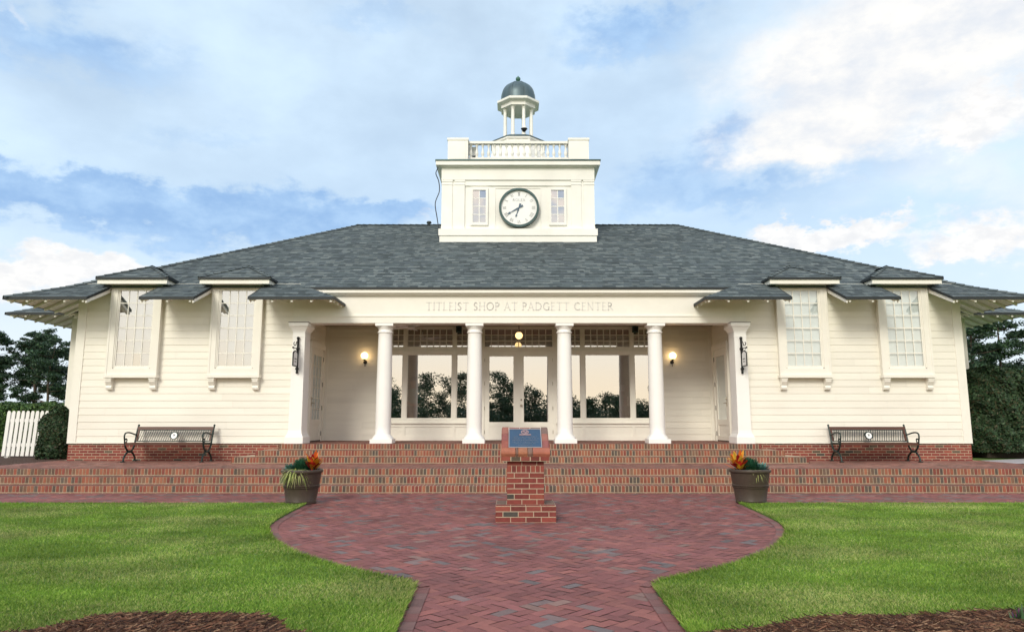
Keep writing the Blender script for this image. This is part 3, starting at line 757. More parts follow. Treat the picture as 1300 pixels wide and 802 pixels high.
for sg in (-1, 1):
    M = MB(); cx, cy = sg * 5.53, 17.89
    lv = [(.225, .31, ZP + .001), (.225, .31, 1.0), (.215, .30, 1.002), (.195, .28, 1.04), (.175, .262, 1.08), (.163, .25, 1.16)]
    lv += [(.163 - .012 * t, .25 - .012 * t, 1.16 + 2.3 * t) for t in (.3, .6, .8, 1.0)]
    lv += [(.158, .245, 3.462), (.158, .245, 3.50), (.150, .238, 3.502), (.150, .238, 3.60), (.162, .25, 3.602), (.168, .256, 3.63), (.185, .273, 3.66), (.205, .29, 3.70), (.235, .32, 3.74), (.24, .325, 3.742), (.24, .325, 3.825)]
    M.sqloft(lv, cx, cy); p = part(M, 'pilaster', MT['column'])
    M = MB(); M.box(cx - .25, cx + .25, cy - .335, 17.735, 3.8255, 3.838); M.build('flashing', MT['lead'], p)
    # porch side wall
    M = MB(); o = (sg * 5.6, 18.1 if sg < 0 else YG, 0); u = (0, 1, 0) if sg < 0 else (0, -1, 0)
    siding(M, o, u, (-sg, 0, 0), YG - 18.1, ZP, 4.1); M.box(sg * 5.6, sg * 5.75, 18.0, YG + .2, ZP, 4.2)
    part(M, 'porch_side_wall', MT['siding'])
    # side door with its casing
    X = sg * 5.575; q = -sg
    M = MB(); M.box(X + q * .0, X + q * .06, 18.80, 18.92, ZP, 3.36); M.box(X, X + q * .06, 20.06, 20.18, ZP, 3.36); M.box(X, X + q * .064, 18.78, 20.20, 3.36, 3.50)
    M.box(X, X + q * .025, 18.92, 20.06, 3.32, 3.36); M.box(X, X + q * .03, 18.92, 20.06, ZP, ZP + .03, mi=1)
    fr = part(M, 'door_frame', [MT['trim'], MT['lead']])
    ya, yb, za, zb = 18.93, 20.05, ZP + .03, 3.32
    M = MB(); xo, xi = X + q * .004, X + q * .04
    M.box(xo, xi, ya, ya + .16, za, zb); M.box(xo, xi, yb - .16, yb, za, zb); M.box(xo, xi, ya + .16, yb - .16, zb - .16, zb); M.box(xo, xi, ya + .16, yb - .16, za, za + .12); M.box(xo, xi, ya + .16, yb - .16, za + .42, za + .56)
    M.box(xo, X + q * .022, ya + .16, yb - .16, za + .12, za + .42)
    if sg < 0:
        for k in (1, 2): y = ya + .16 + (yb - ya - .32) * k / 3; M.box(X + q * .012, X + q * .034, y - .012, y + .012, za + .56, zb - .16)
        for k in range(1, 6): z = za + .56 + (zb - za - .72) * k / 6; M.box(X + q * .012, X + q * .033, ya + .16, yb - .16, z - .012, z + .012)
    dr = part(M, 'door', MT['trim'], label='side door with a grid of small panes' if sg < 0 else 'side door with one tall pane')
    M = MB(); M.face([(X + q * .018, ya + .16, za + .56), (X + q * .018, yb - .16, za + .56), (X + q * .018, yb - .16, zb - .16), (X + q * .018, ya + .16, zb - .16)]); M.build('door_glass', MT['pane'], dr)
    M = MB(); M.face([(X + q * .008, ya + .16, za + .56), (X + q * .008, yb - .16, za + .56), (X + q * .008, yb - .16, zb - .16), (X + q * .008, ya + .16, zb - .16)]); M.build('blind', MT['blind'], dr)
    M = MB(); yh = ya + .07
    M.box(X + q * .04, X + q * .05, yh - .03, yh + .03, 1.78, 2.02); M.tube([(X + q * .05, yh, 1.86), (X + q * .1, yh, 1.86), (X + q * .1, yh + .11, 1.86)], .012); M.ball((X + q * .06, yh, 1.98), .022, 8, 6)
    M.build('handle', MT['brass'], dr)
    M = MB()
    for z in (1.05, 1.75, 2.4, 3.1): M.box(X + q * .038, X + q * .052, yb - .005, yb + .025, z - .06, z + .06)
    M.build('hinge', MT['black'], dr)

# --- shop front at the back of the porch
for sg in (-1, 1):
    M = MB(); x0, x1 = (-5.6, -3.95) if sg < 0 else (3.95, 5.6)
    siding(M, (x0, YG, 0), (1, 0, 0), (0, -1, 0), 1.65, ZP, 4.1); M.box(x0, x1, YG, YG + .15, ZP, 4.16); part(M, 'porch_back_wall', MT['siding'])
    M = MB(); M.box(sg * 4.02, sg * 3.86, YG - .036, YG + .1, ZP, 4.1); M.box(sg * 5.6, sg * 5.48, YG - .034, YG - .004, ZP, 4.1); part(M, 'corner_board', MT['trim'])
    # window group
    f = lambda a: sg * a
    M = MB(); y0, y1 = YG - .02, YG + .10
    for a, b in ((3.86, 3.80), (3.325, 3.215), (1.905, 1.79), (1.16, 1.06)): M.box(f(a), f(b), y0, y1, 1.30, 4.10)
    M.box(f(3.86), f(1.06), y0 + .003, y1 - .003, 3.30, 3.50); M.box(f(3.86), f(1.06), y0 - .02, y0 + .012, 3.36, 3.40)
    M.box(f(3.86), f(1.06), y0 + .003, y1 - .003, 4.03, 4.10)
    M.box(f(3.88), f(1.05), YG - .055, y1 - .003, 1.31, 1.36); M.box(f(3.86), f(1.06), y0 + .004, y1 - .003, 1.36, 1.445)
    M.box(f(3.86), f(1.06), YG + .01, y1 - .003, ZP, 1.31)                               # panels below
    for a, b in ((3.86, 3.78), (3.31, 3.23), (1.89, 1.81), (1.14, 1.06)): M.box(f(a), f(b), YG - .012, YG + .012, ZP, 1.308)
    M.box(f(3.86), f(1.06), YG - .008, YG + .012, 1.22, 1.306); M.box(f(3.86), f(1.06), YG - .008, YG + .012, ZP, ZP + .12)
    w = part(M, 'shop_window', MT['trim'])
    for a, b, nc in ((3.80, 3.325, 3), (3.215, 1.905, 7), (1.79, 1.16, 4)):
        a_, b_ = sorted((f(a), f(b)))
        M = MB(); t = rng.uniform(-.001, .001); M.face([(a_, YG + .045 - t, 1.44), (b_, YG + .045 + t, 1.44), (b_, YG + .045 + t, 3.31), (a_, YG + .045 - t, 3.31)])
        M.face([(a_, YG + .05, 3.50), (b_, YG + .05, 3.50), (b_, YG + .05, 4.03), (a_, YG + .05, 4.03)]); M.build('window_glass', MT['glass'], w)
        M = MB()
        for s in (0, 1): M.box((a_, b_ - .025)[s], (a_ + .025, b_)[s], YG + .01, YG + .07, 1.445, 3.30)
        M.box(a_, b_, YG + .012, YG + .068, 1.44, 1.475); M.box(a_, b_, YG + .012, YG + .068, 3.27, 3.305)
        for k in range(nc + 1): x = a_ + (b_ - a_) * k / nc; M.box(max(a_, x - .012), min(b_, x + .012), YG + .018, YG + .075, 3.50, 4.03)
        for k in range(4): z = 3.50 + .53 * k / 3; M.box(a_, b_, YG + .02, YG + .073, max(3.5, z - .011), min(4.03, z + .011))
        M.build('glazing_bars', MT['trim'], w)
# entrance
M = MB()
for s in (-1, 1): M.box(s * 1.06, s * .985, YG - .03, YG + .1, ZP, 4.10)
M.box(-.985, .985, YG - .025, YG + .097, 3.375, 3.50); M.box(-.985, .985, YG - .025, YG + .097, 4.03, 4.10)
ef = part(M, 'door_frame', MT['trim'])
M = MB(); M.face([(-.985, YG + .05, 3.5), (.985, YG + .05, 3.5), (.985, YG + .05, 4.03), (-.985, YG + .05, 4.03)]); M.build('transom_glass', MT['glass'], ef)
M = MB()
for k in range(11): x = -.985 + 1.97 * k / 10; M.box(max(-.985, x - .011), min(.985, x + .011), YG + .018, YG + .075, 3.5, 4.03)
for k in range(4): z = 3.5 + .53 * k / 3; M.box(-.985, .985, YG + .02, YG + .073, max(3.5, z - .011), min(4.03, z + .011))
M.build('glazing_bars', MT['trim'], ef)
for s in (-1, 1):
    M = MB(); a, b = (-.985, -.004) if s < 0 else (.004, .985); y0, y1 = YG + .0, YG + .045; za, zb = ZP + .015, 3.372
    M.box(a, a + .145, y0, y1, za, zb); M.box(b - .145, b, y0, y1, za, zb); M.box(a + .145, b - .145, y0, y1, zb - .14, zb); M.box(a + .145, b - .145, y0, y1, za, za + .10); M.box(a + .145, b - .145, y0, y1, za + .38, 1.36)
    M.box(a + .145, b - .145, y0 + .012, y1 - .004, za + .10, za + .38)
    if s > 0: M.box(-.02, .035, y0 - .014, y0 - .001, za, zb)
    dr = part(M, 'door', MT['trim'], label='left leaf of the glazed entrance doors' if s < 0 else 'right leaf of the glazed entrance doors')
    M = MB(); t = .0012 * s; M.face([(a + .145, YG + .03 - t, 1.36), (b - .145, YG + .03 + t, 1.36), (b - .145, YG + .03 + t, zb - .14), (a + .145, YG + .03 - t, zb - .14)]); M.build('door_glass', MT['glass'], dr)
    if s > 0:
        M = MB(); M.ball((.075, YG - .05, 1.83), .033, 12, 8); M.tube([(.075, YG, 1.83), (.075, YG - .05, 1.83)], .013); M.ball((.075, YG - .012, 1.99), .026, 12, 6); M.build('handle', MT['brass'], dr)
    M = MB(); xh = a if s < 0 else b
    for z in (1.08, 1.75, 2.45, 3.12): M.box(xh - .018, xh + .018, YG - .016, YG - .001, z - .05, z + .05)
    M.build('hinge', MT['brass'], dr)
# inner shop
M = MB(); M.box(-5.5, 5.5, 20.55, 27.5, ZP - .1, ZP - .004, mi=1); M.box(-5.6, -5.5, 20.55, 27.5, ZP, 4.2); M.box(5.5, 5.6, 20.55, 27.5, ZP, 4.2); M.box(-5.5, 5.5, 27.5, 27.6, ZP, 4.2); M.box(-5.6, 5.6, 20.5, 27.6, 4.2, 4.25)
part(M, 'inner_room', [MT['inwall'], MT['infloor']])

# --- clock tower on the ridge
TY = 21.66
M = MB(); M.box(-2.46, 2.46, 21.55, 26.2, 6.85, 7.115); M.box(-2.49, 2.49, 21.52, 26.23, 7.115, 7.33)
M.box(-2.36, 2.36, TY + .06, 26.0, 7.33, 9.38)
for sg in (-1, 1):
    for a, b in ((2.42, 2.08), (2.005, 1.69)): M.box(sg * a, sg * b, TY, TY + .1, 7.33, 8.96); M.box(sg * (a + .008), sg * (b - .008), TY - .012, TY + .1, 8.80, 8.835); M.box(sg * (a + .008), sg * (b - .008), TY - .014, TY + .1, 8.90, 8.96); M.box(sg * (a + .008), sg * (b - .008), TY - .012, TY + .1, 7.33, 7.43)
    M.box(sg * 2.42, sg * 2.36, TY + .1, 25.9, 7.33, 8.96); M.box(sg * 2.08, sg * 2.005, TY + .03, TY + .1, 7.33, 8.96)
M.box(-2.43, 2.43, TY - .02, 26.05, 8.96, 9.37)
M.box(-1.69, 1.69, TY + .02, TY + .07, 8.78, 8.96); M.box(-1.69, 1.69, TY + .02, TY + .07, 7.33, 7.38)
for sg in (-1, 1): M.box(sg * .73, sg * .715, TY + .04, TY + .07, 7.40, 8.70)
M.box(-.73, .73, TY + .042, TY + .07, 8.70, 8.715)
tw = part(M, 'tower', MT['towerp'])
M = MB(); M.box(-2.50, 2.50, TY - .09, 26.12, 9.37, 9.40); M.box(-2.60, 2.60, TY - .18, 26.2, 9.40, 9.53); M.box(-2.62, 2.62, TY - .20, 26.22, 9.53, 9.575, mi=1)
M.build('cornice', [MT['towerp'], MT['clockrim']], tw)
for sg in (-1, 1):
    M = MB(); a, b = sorted((sg * 1.46 if sg > 0 else -1.43, sg * 1.05 if sg > 0 else -1.02)); z0, z1, y = 7.57, 8.63, TY + .02
    M.box(a - .07, a, y - .025, y + .045, z0 - .08, z1 + .08); M.box(b, b + .07, y - .025, y + .045, z0 - .08, z1 + .08); M.box(a, b, y - .025, y + .045, z1, z1 + .08); M.box(a, b, y - .025, y + .045, z0 - .08, z0)
    M.box((a + b) / 2 - .013, (a + b) / 2 + .013, y + .0, y + .025, z0, z1)
    for k in range(1, 4): z = z0 + (z1 - z0) * k / 4; M.box(a, b, y + .002, y + .023, z - .013, z + .013)
    tv = M.build('tower_window', MT['towerp'], B)
    M = MB()
    for i in range(2):
        for k in range(4):
            t = rng.uniform(-.0025, .0025); xa, xb, zz, zt = a + (b - a) * i / 2, a + (b - a) * (i + 1) / 2, z0 + (z1 - z0) * k / 4, z0 + (z1 - z0) * (k + 1) / 4
            M.face([(xa, y + .012 - t, zz), (xb, y + .012 + t, zz), (xb, y + .012 + t, zt), (xa, y + .012 - t, zt)])
    M.build('window_glass', MT['glass'], tv)
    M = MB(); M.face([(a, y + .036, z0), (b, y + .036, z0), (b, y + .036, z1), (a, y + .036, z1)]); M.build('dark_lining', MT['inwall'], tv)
# clock
CX, CZ, CY = .03, 8.03, TY - .06
def ring(M, r0, r1, y0, y1, seg=56, mi=0):
    for k in range(seg):
        a, b = 2 * math.pi * k / seg, 2 * math.pi * (k + 1) / seg
        P = lambda r, t, y: (CX + r * math.cos(t), y, CZ + r * math.sin(t))
        M.face([P(r0, a, y0), P(r1, a, y0), P(r1, b, y0), P(r0, b, y0)], mi=mi); M.face([P(r1, a, y0), P(r1, a, y1), P(r1, b, y1), P(r1, b, y0)], mi=mi); M.face([P(r0, a, y1), P(r0, a, y0), P(r0, b, y0), P(r0, b, y1)], mi=mi)
M = MB(); ring(M, .565, .632, CY - .06, TY + .06); ck = part(M, 'clock', MT['clockrim'])
M = MB(); M.prism([(CX + .575 * math.cos(2 * math.pi * k / 56), CY, CZ + .575 * math.sin(2 * math.pi * k / 56)) for k in range(56)], (0, .1, 0)); M.build('clock_face', MT['white'], ck)
M = MB()
def radial(ang, r):
    c, s = math.cos(ang), math.sin(ang)      # ang clockwise from 12
    return lambda a, b, d: (CX + (r + b) * s + a * c, CY - .002 - d, CZ + (r + b) * c - a * s)
for h, s in {1: 'I', 2: 'II', 3: 'III', 4: 'IIII', 5: 'V', 6: 'VI', 7: 'VII', 8: 'VIII', 9: 'IX', 10: 'X', 11: 'XI'}.items():
    w = .026 * len(s) + .03
    text(M, s, -w / 2, -.045, .09, w, radial(R(30 * h), .455), .17, .1, .004)
text(M, 'ROLEX', -.20, .215, .075, .40, lambda a, b, d: (CX + a, CY - .002 - d, CZ + b), .16, .09, .004)
for k in range(5):      # small five-pointed crown in place of the twelve
    a = (k - 2) * .30; p = (CX + math.sin(a) * .055, CZ + .42 + .06 * math.cos(a) + .02 * abs(k - 2))
    M.prism([(CX - .018 + .008 * k, CY - .006, CZ + .405), (CX - .006 + .008 * k, CY - .006, CZ + .405), (p[0] + .004, CY - .006, p[1]), (p[0] - .006, CY - .006, p[1])], (0, .004, 0))
    M.prism([(p[0] + .011 * math.cos(t * math.pi / 4), CY - .006, p[1] + .011 * math.sin(t * math.pi / 4)) for t in range(8)], (0, .004, 0))
M.box(CX - .035, CX + .035, CY - .006, CY - .002, CZ + .39, CZ + .408)
M.build('dial_marks', MT['numeral'], ck)
for ang, L, nm in ((240, .43, 'minute_hand'), (199, .33, 'hour_hand')):
    M = MB(); f = radial(R(ang), 0); y = .014 if nm == 'hour_hand' else .022
    for P in ([(-.012, 0), (.012, 0), (.022, L * .15), (.006, L * .72), (-.006, L * .72), (-.022, L * .15)], [(-.006, L * .7), (.006, L * .7), (.030, L * .80), (0, L), (-.030, L * .80)], [(-.028, -.14), (.028, -.14), (.018, 0), (-.018, 0)]):
        M.prism([f(a, b, y) for a, b in P], (0, -.006, 0))
    M.build(nm, MT['hand'], ck)
# roof balustrade round the tower top
M = MB(); PY, PZ = 21.93, 9.575
for x in (-1.945, 1.975):
    for y in (PY + .32, 25.75): 
        M.box(x - .325, x + .325, y - .32, y + .32, PZ - .02, 10.40); M.box(x - .345, x + .345, y - .34, y + .34, 10.40, 10.475)
        M.box(x - .255, x + .255, y - .332, y - .318, PZ + .18, 10.33); M.box(x - .30, x + .30, y - .328, y - .318, PZ + .12, PZ + .135)
for y in (PY + .30, 25.75):
    M.box(-1.62, 1.65, y - .09, y + .09, 10.375, 10.455); M.box(-1.62, 1.65, y - .07, y + .07, 9.78, 9.90)
for x in (-1.97, 2.0): M.box(x - .09, x + .09, PY + .64, 25.43, 10.375, 10.455); M.box(x - .07, x + .07, PY + .64, 25.43, 9.78, 9.90)
bl = part(M, 'balustrade', MT['towerp'])
bp = [(.046, 9.90), (.046, 9.94), (.028, 9.955), (.05, 10.02), (.056, 10.06), (.042, 10.13), (.024, 10.22), (.028, 10.28), (.042, 10.30), (.042, 10.375)]
def baluster(x, y):
    M = MB(); M.lathe(bp, x, y, 10); return M.build('baluster', MT['towerp'], bl, True)
for k in range(17): baluster(-1.54 + 3.11 * k / 16, PY + .30)
for k in range(12): baluster(-1.97, PY + .85 + 2.4 * k / 11)
for k in range(12): baluster(2.0, PY + .85 + 2.4 * k / 11)
# octagonal lantern
LY = 24.05; OR = math.pi / 8
def octa(M, prof, mi=0): M.lathe([(r / math.cos(OR), z) for r, z in prof], .03, LY, 8, rot=OR, mi=mi)
M = MB(); octa(M, [(1.28, 9.55), (1.28, 9.95), (1.22, 9.97), (1.16, 10.02), (1.06, 10.3), (1.0, 10.34), (1.0, 10.40), (.96, 10.42), (.94, 10.62), (.90, 10.66), (.90, 10.95), (.95, 10.97), (.95, 11.03)])
for k in range(8):       # sunk panels shown by raised stiles
    a = k * math.pi / 4; c, s = math.cos(a), math.sin(a)
    for t in (-.36, -.12, .12, .36):
        P = [(.03 + c * .895 - s * (t - .02), LY + s * .895 + c * (t - .02), 10.66), (.03 + c * .895 - s * (t + .02), LY + s * .895 + c * (t + .02), 10.66), (.03 + c * .895 - s * (t + .02), LY + s * .895 + c * (t + .02), 10.95), (.03 + c * .895 - s * (t - .02), LY + s * .895 + c * (t - .02), 10.95)]
        M.prism(P, (c * .03, s * .03, 0))
ln = part(M, 'lantern', MT['towerp'])
M = MB(); octa(M, [(.97, 11.03), (.97, 11.06), (.62, 11.24)]); M.build('lantern_roof', MT['verdigris'], ln)
for k in range(8):
    a = OR + k * math.pi / 4; x, y = .03 + .50 * math.cos(a), LY + .50 * math.sin(a)
    M = MB(); M.lathe([(.085, 11.16), (.085, 11.30), (.07, 11.32), (.064, 11.36), (.056, 12.24), (.07, 12.25), (.07, 12.27), (.06, 12.28), (.085, 12.32), (.085, 12.345)], x, y, 14); M.build('lantern_column', MT['towerp'], ln, True)
M = MB(); octa(M, [(.60, 12.345), (.60, 12.47), (.66, 12.49), (.74, 12.52), (.74, 12.60), (.72, 12.61), (.60, 12.66)]); M.build('lantern_cornice', MT['towerp'], ln)
M = MB()
prof = [(.62, 12.63), (.62, 12.80)] + [(.62 * math.cos(t), 12.80 + .64 * math.sin(t)) for t in [k * math.pi / 2 / 12 for k in range(1, 12)]] + [(.03, 13.445)]
M.lathe(prof, .03, LY, 48)
for k in range(8):       # standing seams
    a = OR + k * math.pi / 4; pts = [(.03 + (r + .004) * math.cos(a), LY + (r + .004) * math.sin(a), z) for r, z in prof]; M.tube(pts, .012, 6)
dm = M.build('dome', MT['verdigris'], ln, True)
M = MB(); M.lathe([(.06, 13.42), (.045, 13.47), (.04, 13.49), (.075, 13.53), (.09, 13.58), (.075, 13.63), (.03, 13.66), (.012, 13.70)], .03, LY, 14); M.build('finial', MT['finial'], ln, True)

# ================================================================== THINGS FIXED TO THE BUILDING
# wall lamps
def sconce(x, label):
    t = thing('wall_lamp', (x, YG - .026, 3.06), label, 'wall lamp', 'globe lamps on the back wall of the porch')
    M = MB(); M.prism([(.055 * math.cos(a * math.pi / 8), -.002, .055 * math.sin(a * math.pi / 8)) for a in range(16)], (0, -.02, 0)); M.tube(catmull([(0, -.02, 0), (0, -.09, -.03), (0, -.14, .0), (0, -.14, .06)]), .013)
    M.lathe([(.03, .05), (.055, .075), (.045, .085)], 0, -.14, 12); M.tube([(0, -.05, 0), (0, -.05, -.13)], .008); M.build('bracket', MT['black'], t, True)
    M = MB(); M.ball((0, -.14, .175), .098, 20, 12); M.build('globe', MT['globe'], t, True)
sconce(-4.41, 'lit globe wall lamp beside the side door with small panes')
sconce(4.41, 'lit globe wall lamp beside the side door with one tall pane')
t = thing('pendant_lamp', (0, 19.2, 4.10), 'lit round pendant lamp hanging from the porch ceiling before the entrance doors', 'pendant lamp')
M = MB(); M.lathe([(.06, -.03), (.06, -.001)], 0, 0, 14); M.tube([(0, 0, -.02), (0, 0, -.29)], .009); M.lathe([(.05, -.325), (.045, -.30), (.02, -.28)], 0, 0, 12); M.build('rod', MT['black'], t)
M = MB(); M.ball((0, 0, -.41), .1, 20, 12); M.build('globe', MT['globec'], t, True)
# blade signs on the pilasters
def blade_sign(sg, label):
    t = thing('hanging_sign', (sg * 5.53, 17.645, 2.58), label, 'hanging sign', 'blade signs on the pilasters')
    M = MB(); M.tube([(0, -.04, .0), (0, -.04, .84)], .026, 10); M.ball((0, -.04, .85), .04, 10, 8); M.ball((0, -.04, -.005), .033, 10, 8)
    for z in (.06, .56): M.box(-.035, .035, -.07, -.004, z, z + .05)
    M.tube([(0, -.05, .58), (0, -.42, .58)], .012); M.tube(catmull([(0, -.06, .78), (0, -.16, .74), (0, -.22, .66), (0, -.33, .64), (0, -.38, .69), (0, -.33, .72)], 5), .011); M.tube(catmull([(0, -.06, .46), (0, -.10, .50), (0, -.12, .57)], 5), .01); M.ball((0, -.43, .58), .024, 8, 6)
    M.tube([(0, -.14, .58), (0, -.14, .53)], .006); M.tube([(0, -.36, .58), (0, -.36, .53)], .006)
    M.build('bracket', MT['black'], t, True)
    M = MB(); pr = [(-.09, .13), (-.41, .13), (-.41, .45), (-.36, .49), (-.25, .53), (-.14, .49), (-.09, .45)]
    M.prism([(-.012, y, z) for y, z in pr], (.024, 0, 0)); p = M.build('panel', MT['black'], t)
    M = MB(); pr = [(-.115, .155), (-.385, .155), (-.385, .44), (-.345, .47), (-.25, .50), (-.155, .47), (-.115, .44)]
    M.prism([(-.017, y, z) for y, z in pr], (.034, 0, 0)); M.build('sign_face', MT['white'], p)
    for s in (-1, 1):     # two short unreadable lines of script on each side
        for zl, h, y0, y1, n in ((.30, .036, -.335, -.165, 9), (.24, .022, -.31, -.19, 9)):
            M = MB(); M.tube([(s * .0185, y0 + (y1 - y0) * k / n, zl + (h if k % 2 else 0) * (.6 + .4 * ((k * 7) % 3) / 2)) for k in range(n + 1)], .0032, 4); M.build('lettering', MT['black'], p)
blade_sign(-1, 'black framed blade sign on the pilaster nearest the door with small panes')
blade_sign(1, 'black framed blade sign on the pilaster nearest the door with one tall pane')
# ceiling fan
t = thing('ceiling_fan', (-2.95, 19.2, 4.10), 'white ceiling fan under the porch ceiling beside the first column', 'ceiling fan')
M = MB(); M.lathe([(.015, -.001), (.015, -.12), (.09, -.13), (.11, -.18), (.09, -.23), (.03, -.25)], 0, 0, 16); M.build('motor', MT['white'], t, True)
for k in range(5):
    a = R(14 + 72 * k); c, s = math.cos(a), math.sin(a); M = MB()
    q = [(.1, -.03), (.22, -.06), (.62, -.07), (.66, .0), (.62, .07), (.22, .06), (.1, .03)]
    M.prism([(x * c - y * s, x * s + y * c, -.19 + y * .18) for x, y in q], (0, 0, .008)); M.build('blade', MT['white'], t)
# small dark boxes above the shop windows
for x, lab in ((-1.72, 'small dark speaker box above the shop window left of the doors'), (3.36, 'small dark speaker box above the shop window right of the doors')):
    t = thing('speaker', (x, YG - .12, 4.10), lab, 'speaker', 'speakers under the porch ceiling')
    M = MB(); M.box(-.08, .08, -.07, .07, -.19, -.02); M.box(-.02, .02, -.02, .02, -.02, -.001); M.build('case', MT['sdark'], t)
    M = MB(); M.prism([(.05 * math.cos(a * math.pi / 6), -.071, -.105 + .05 * math.sin(a * math.pi / 6)) for a in range(12)], (0, -.008, 0)); M.build('cone', MT['black'], t)
# security camera on the lantern, floodlight behind the balustrade, cable down the tower
t = thing('dome_camera', (.235, 23.50, 11.42), 'small white and black dome camera fixed to a lantern column', 'security camera')
M = MB(); M.lathe([(.03, .16), (.075, .14), (.085, .06), (.085, .045)], 0, 0, 16); M.build('housing', MT['white'], t, True)
M = MB(); M.lathe([(.115, .045), (.115, .03), (.085, .02), (.07, -.03), (.03, -.06), (.001, -.065)], 0, 0, 16); M.build('dome', MT['black'], t, True)
t = thing('floodlight', (-1.50, 22.55, 9.58), 'white floodlight standing behind the balustrade', 'floodlight')
M = MB(); M.lathe([(.07, 0), (.07, .02), (.02, .03), (.02, .46)], 0, 0, 10); M.build('stand', MT['clockrim'], t)
M = MB(); M.hexa([(-.10, -.10, .50), (.10, -.10, .50), (.10, .08, .50), (-.10, .08, .50), (-.16, -.16, .74), (.16, -.16, .74), (.16, .1, .74), (-.16, .1, .74)]); M.box(-.17, .17, -.17, .11, .74, .77); M.build('lamp_head', MT['white'], t)
M = MB(); M.tube(catmull([(-2.56, 21.75, 9.39), (-2.62, 21.72, 9.2), (-2.53, 21.75, 8.95), (-2.50, 21.7, 8.6), (-2.62, 21.68, 8.2), (-2.56, 21.7, 7.75), (-2.50, 21.66, 7.35), (-2.49, 21.50, 7.0)], 6), .016, 6)
tag(M.build('cable', MT['cable']), 'dark cable hanging loosely down the corner of the clock tower', 'cable')

# ================================================================== BENCHES
def bench():
    t = thing('park_bench', (0, 0, 0), 'x', 'bench', 'slatted benches against the clapboard wall')
    W = .93
    M = MB(); 
    for y0 in (-.25, -.16, -.07, .02, .11): M.box(-W + .02, W - .02, y0 - .036, y0 + .036, .425, .452)
    M.box(-W + .01, W - .01, -.30, -.265, .395, .455); M.build('seat', MT['wood'], t)
    # backrest leans back: y = .17 + .28 * (z - .45)
    Y = lambda z: .17 + .30 * (z - .45)
    M = MB(); n = 31
    for k in range(n):
        x = -W + .06 + (2 * W - .12) * (k + .5) / n; tl = .03
        M.hexa([(x - .0048 - tl, Y(.475) - .006, .475), (x + .0048 - tl, Y(.475) - .006, .475), (x + .0048 - tl, Y(.475) + .006, .475), (x - .0048 - tl, Y(.475) + .006, .475), (x - .0048 + tl, Y(.75) - .006, .75), (x + .0048 + tl, Y(.75) - .006, .75), (x + .0048 + tl, Y(.75) + .006, .75), (x - .0048 + tl, Y(.75) + .006, .75)])
    M.box(-W + .03, W - .03, Y(.745) - .012, Y(.745) + .012, .735, .756); M.box(-W + .03, W - .03, Y(.48) - .012, Y(.48) + .012, .468, .49)
    b = M.build('backrest', MT['iron'], t)
    M = MB(); M.hexa([(-W, Y(.756) - .02, .757), (W, Y(.756) - .02, .757), (W, Y(.756) + .02, .757), (-W, Y(.756) + .02, .757), (-W, Y(.82) - .02, .825), (W, Y(.82) - .02, .825), (W, Y(.82) + .02, .825), (-W, Y(.82) + .02, .825)])
    for s in (-1, 1): M.hexa([(s * (W - .03) - .03, Y(.49) - .013, .49), (s * (W - .03) + .03, Y(.49) - .013, .49), (s * (W - .03) + .03, Y(.49) + .013, .49), (s * (W - .03) - .03, Y(.49) + .013, .49), (s * (W - .03) - .03, Y(.757) - .013, .757), (s * (W - .03) + .03, Y(.757) - .013, .757), (s * (W - .03) + .03, Y(.757) + .013, .757), (s * (W - .03) - .03, Y(.757) + .013, .757)])
    M.build('top_rail', MT['wood'], b)
    M = MB(); c = lambda r, a, d: (r * math.cos(a), Y(.615 + r * math.sin(a)) - d, .615 + r * math.sin(a))
    M.prism([c(.078, k * math.pi / 14, .022) for k in range(28)], (0, .03, 0)); md = M.build('medallion', MT['white'], b)
    M = MB(); 
    for k in range(28):
        a0, a1 = k * math.pi / 14, (k + 1) * math.pi / 14
        M.hexa([c(.076, a0, .032), c(.094, a0, .032), c(.094, a0, -.012), c(.076, a0, -.012), c(.076, a1, .032), c(.094, a1, .032), c(.094, a1, -.012), c(.076, a1, -.012)])
    M.tube([c(.028, math.pi / 2, .025), c(.02, -math.pi / 2, .025)], .006, 5); M.tube([c(.02, math.pi, .025), c(.02, 0.3, .025)], .005, 5); M.tube([c(.04, 2.2, .025), c(.03, .8, .025)], .005, 5)
    M.build('medallion_ring', MT['iron'], b)
    for s in (-1, 1):
        x = s * W; M = MB(); P = lambda L: catmull([(x, a, z) for a, z in L], 6)
        M.tube(P([(-.30, .02), (-.27, .12), (-.15, .22), (-.05, .235), (.06, .22), (.19, .12), (.23, .02)]), .022, 8)      # lower arch
        M.tube(P([(-.28, .44), (-.24, .35), (-.15, .27), (-.05, .25), (.06, .27), (.14, .35), (.18, .44)]), .022, 8)       # upper bowl
        M.tube([(x, -.14, .24), (x, .05, .24)], .03, 8); M.tube([(x, -.29, .43), (x, .2, .43)], .02, 8)
        M.tube(P([(.17, .43), (.21, .58), (.25, .72), (.30, .85)]), .022, 8)                                                 # back post
        M.ball((x, .305, .86), .026, 8, 6)
        for y in (-.31, .24): M.box(x - .035, x + .035, y - .05, y + .05, .0, .022)
        f = M.build('end_frame', MT['iron'], t, True)
        M = MB(); M.tube(P([(.22, .63), (.12, .645), (-.05, .68), (-.2, .69), (-.3, .665), (-.325, .59), (-.30, .50), (-.29, .43)]), .018, 8); M.tube(P([(-.29, .47), (-.22, .46), (-.2, .52), (-.24, .55), (-.27, .52)]), .013, 6)
        M.build('armrest', MT['iron'], f, True)
    return t
b1 = bench(); b1.location = (-8.45, 17.37, ZT + .002); b1['label'] = 'slatted brown and dark green bench under the two windows nearest the picket fence'
b2 = copy_tree(b1); b2.location = (8.53, 17.37, ZT + .002); b2['label'] = 'slatted brown and dark green bench under the two windows nearest the tall clipped hedge'

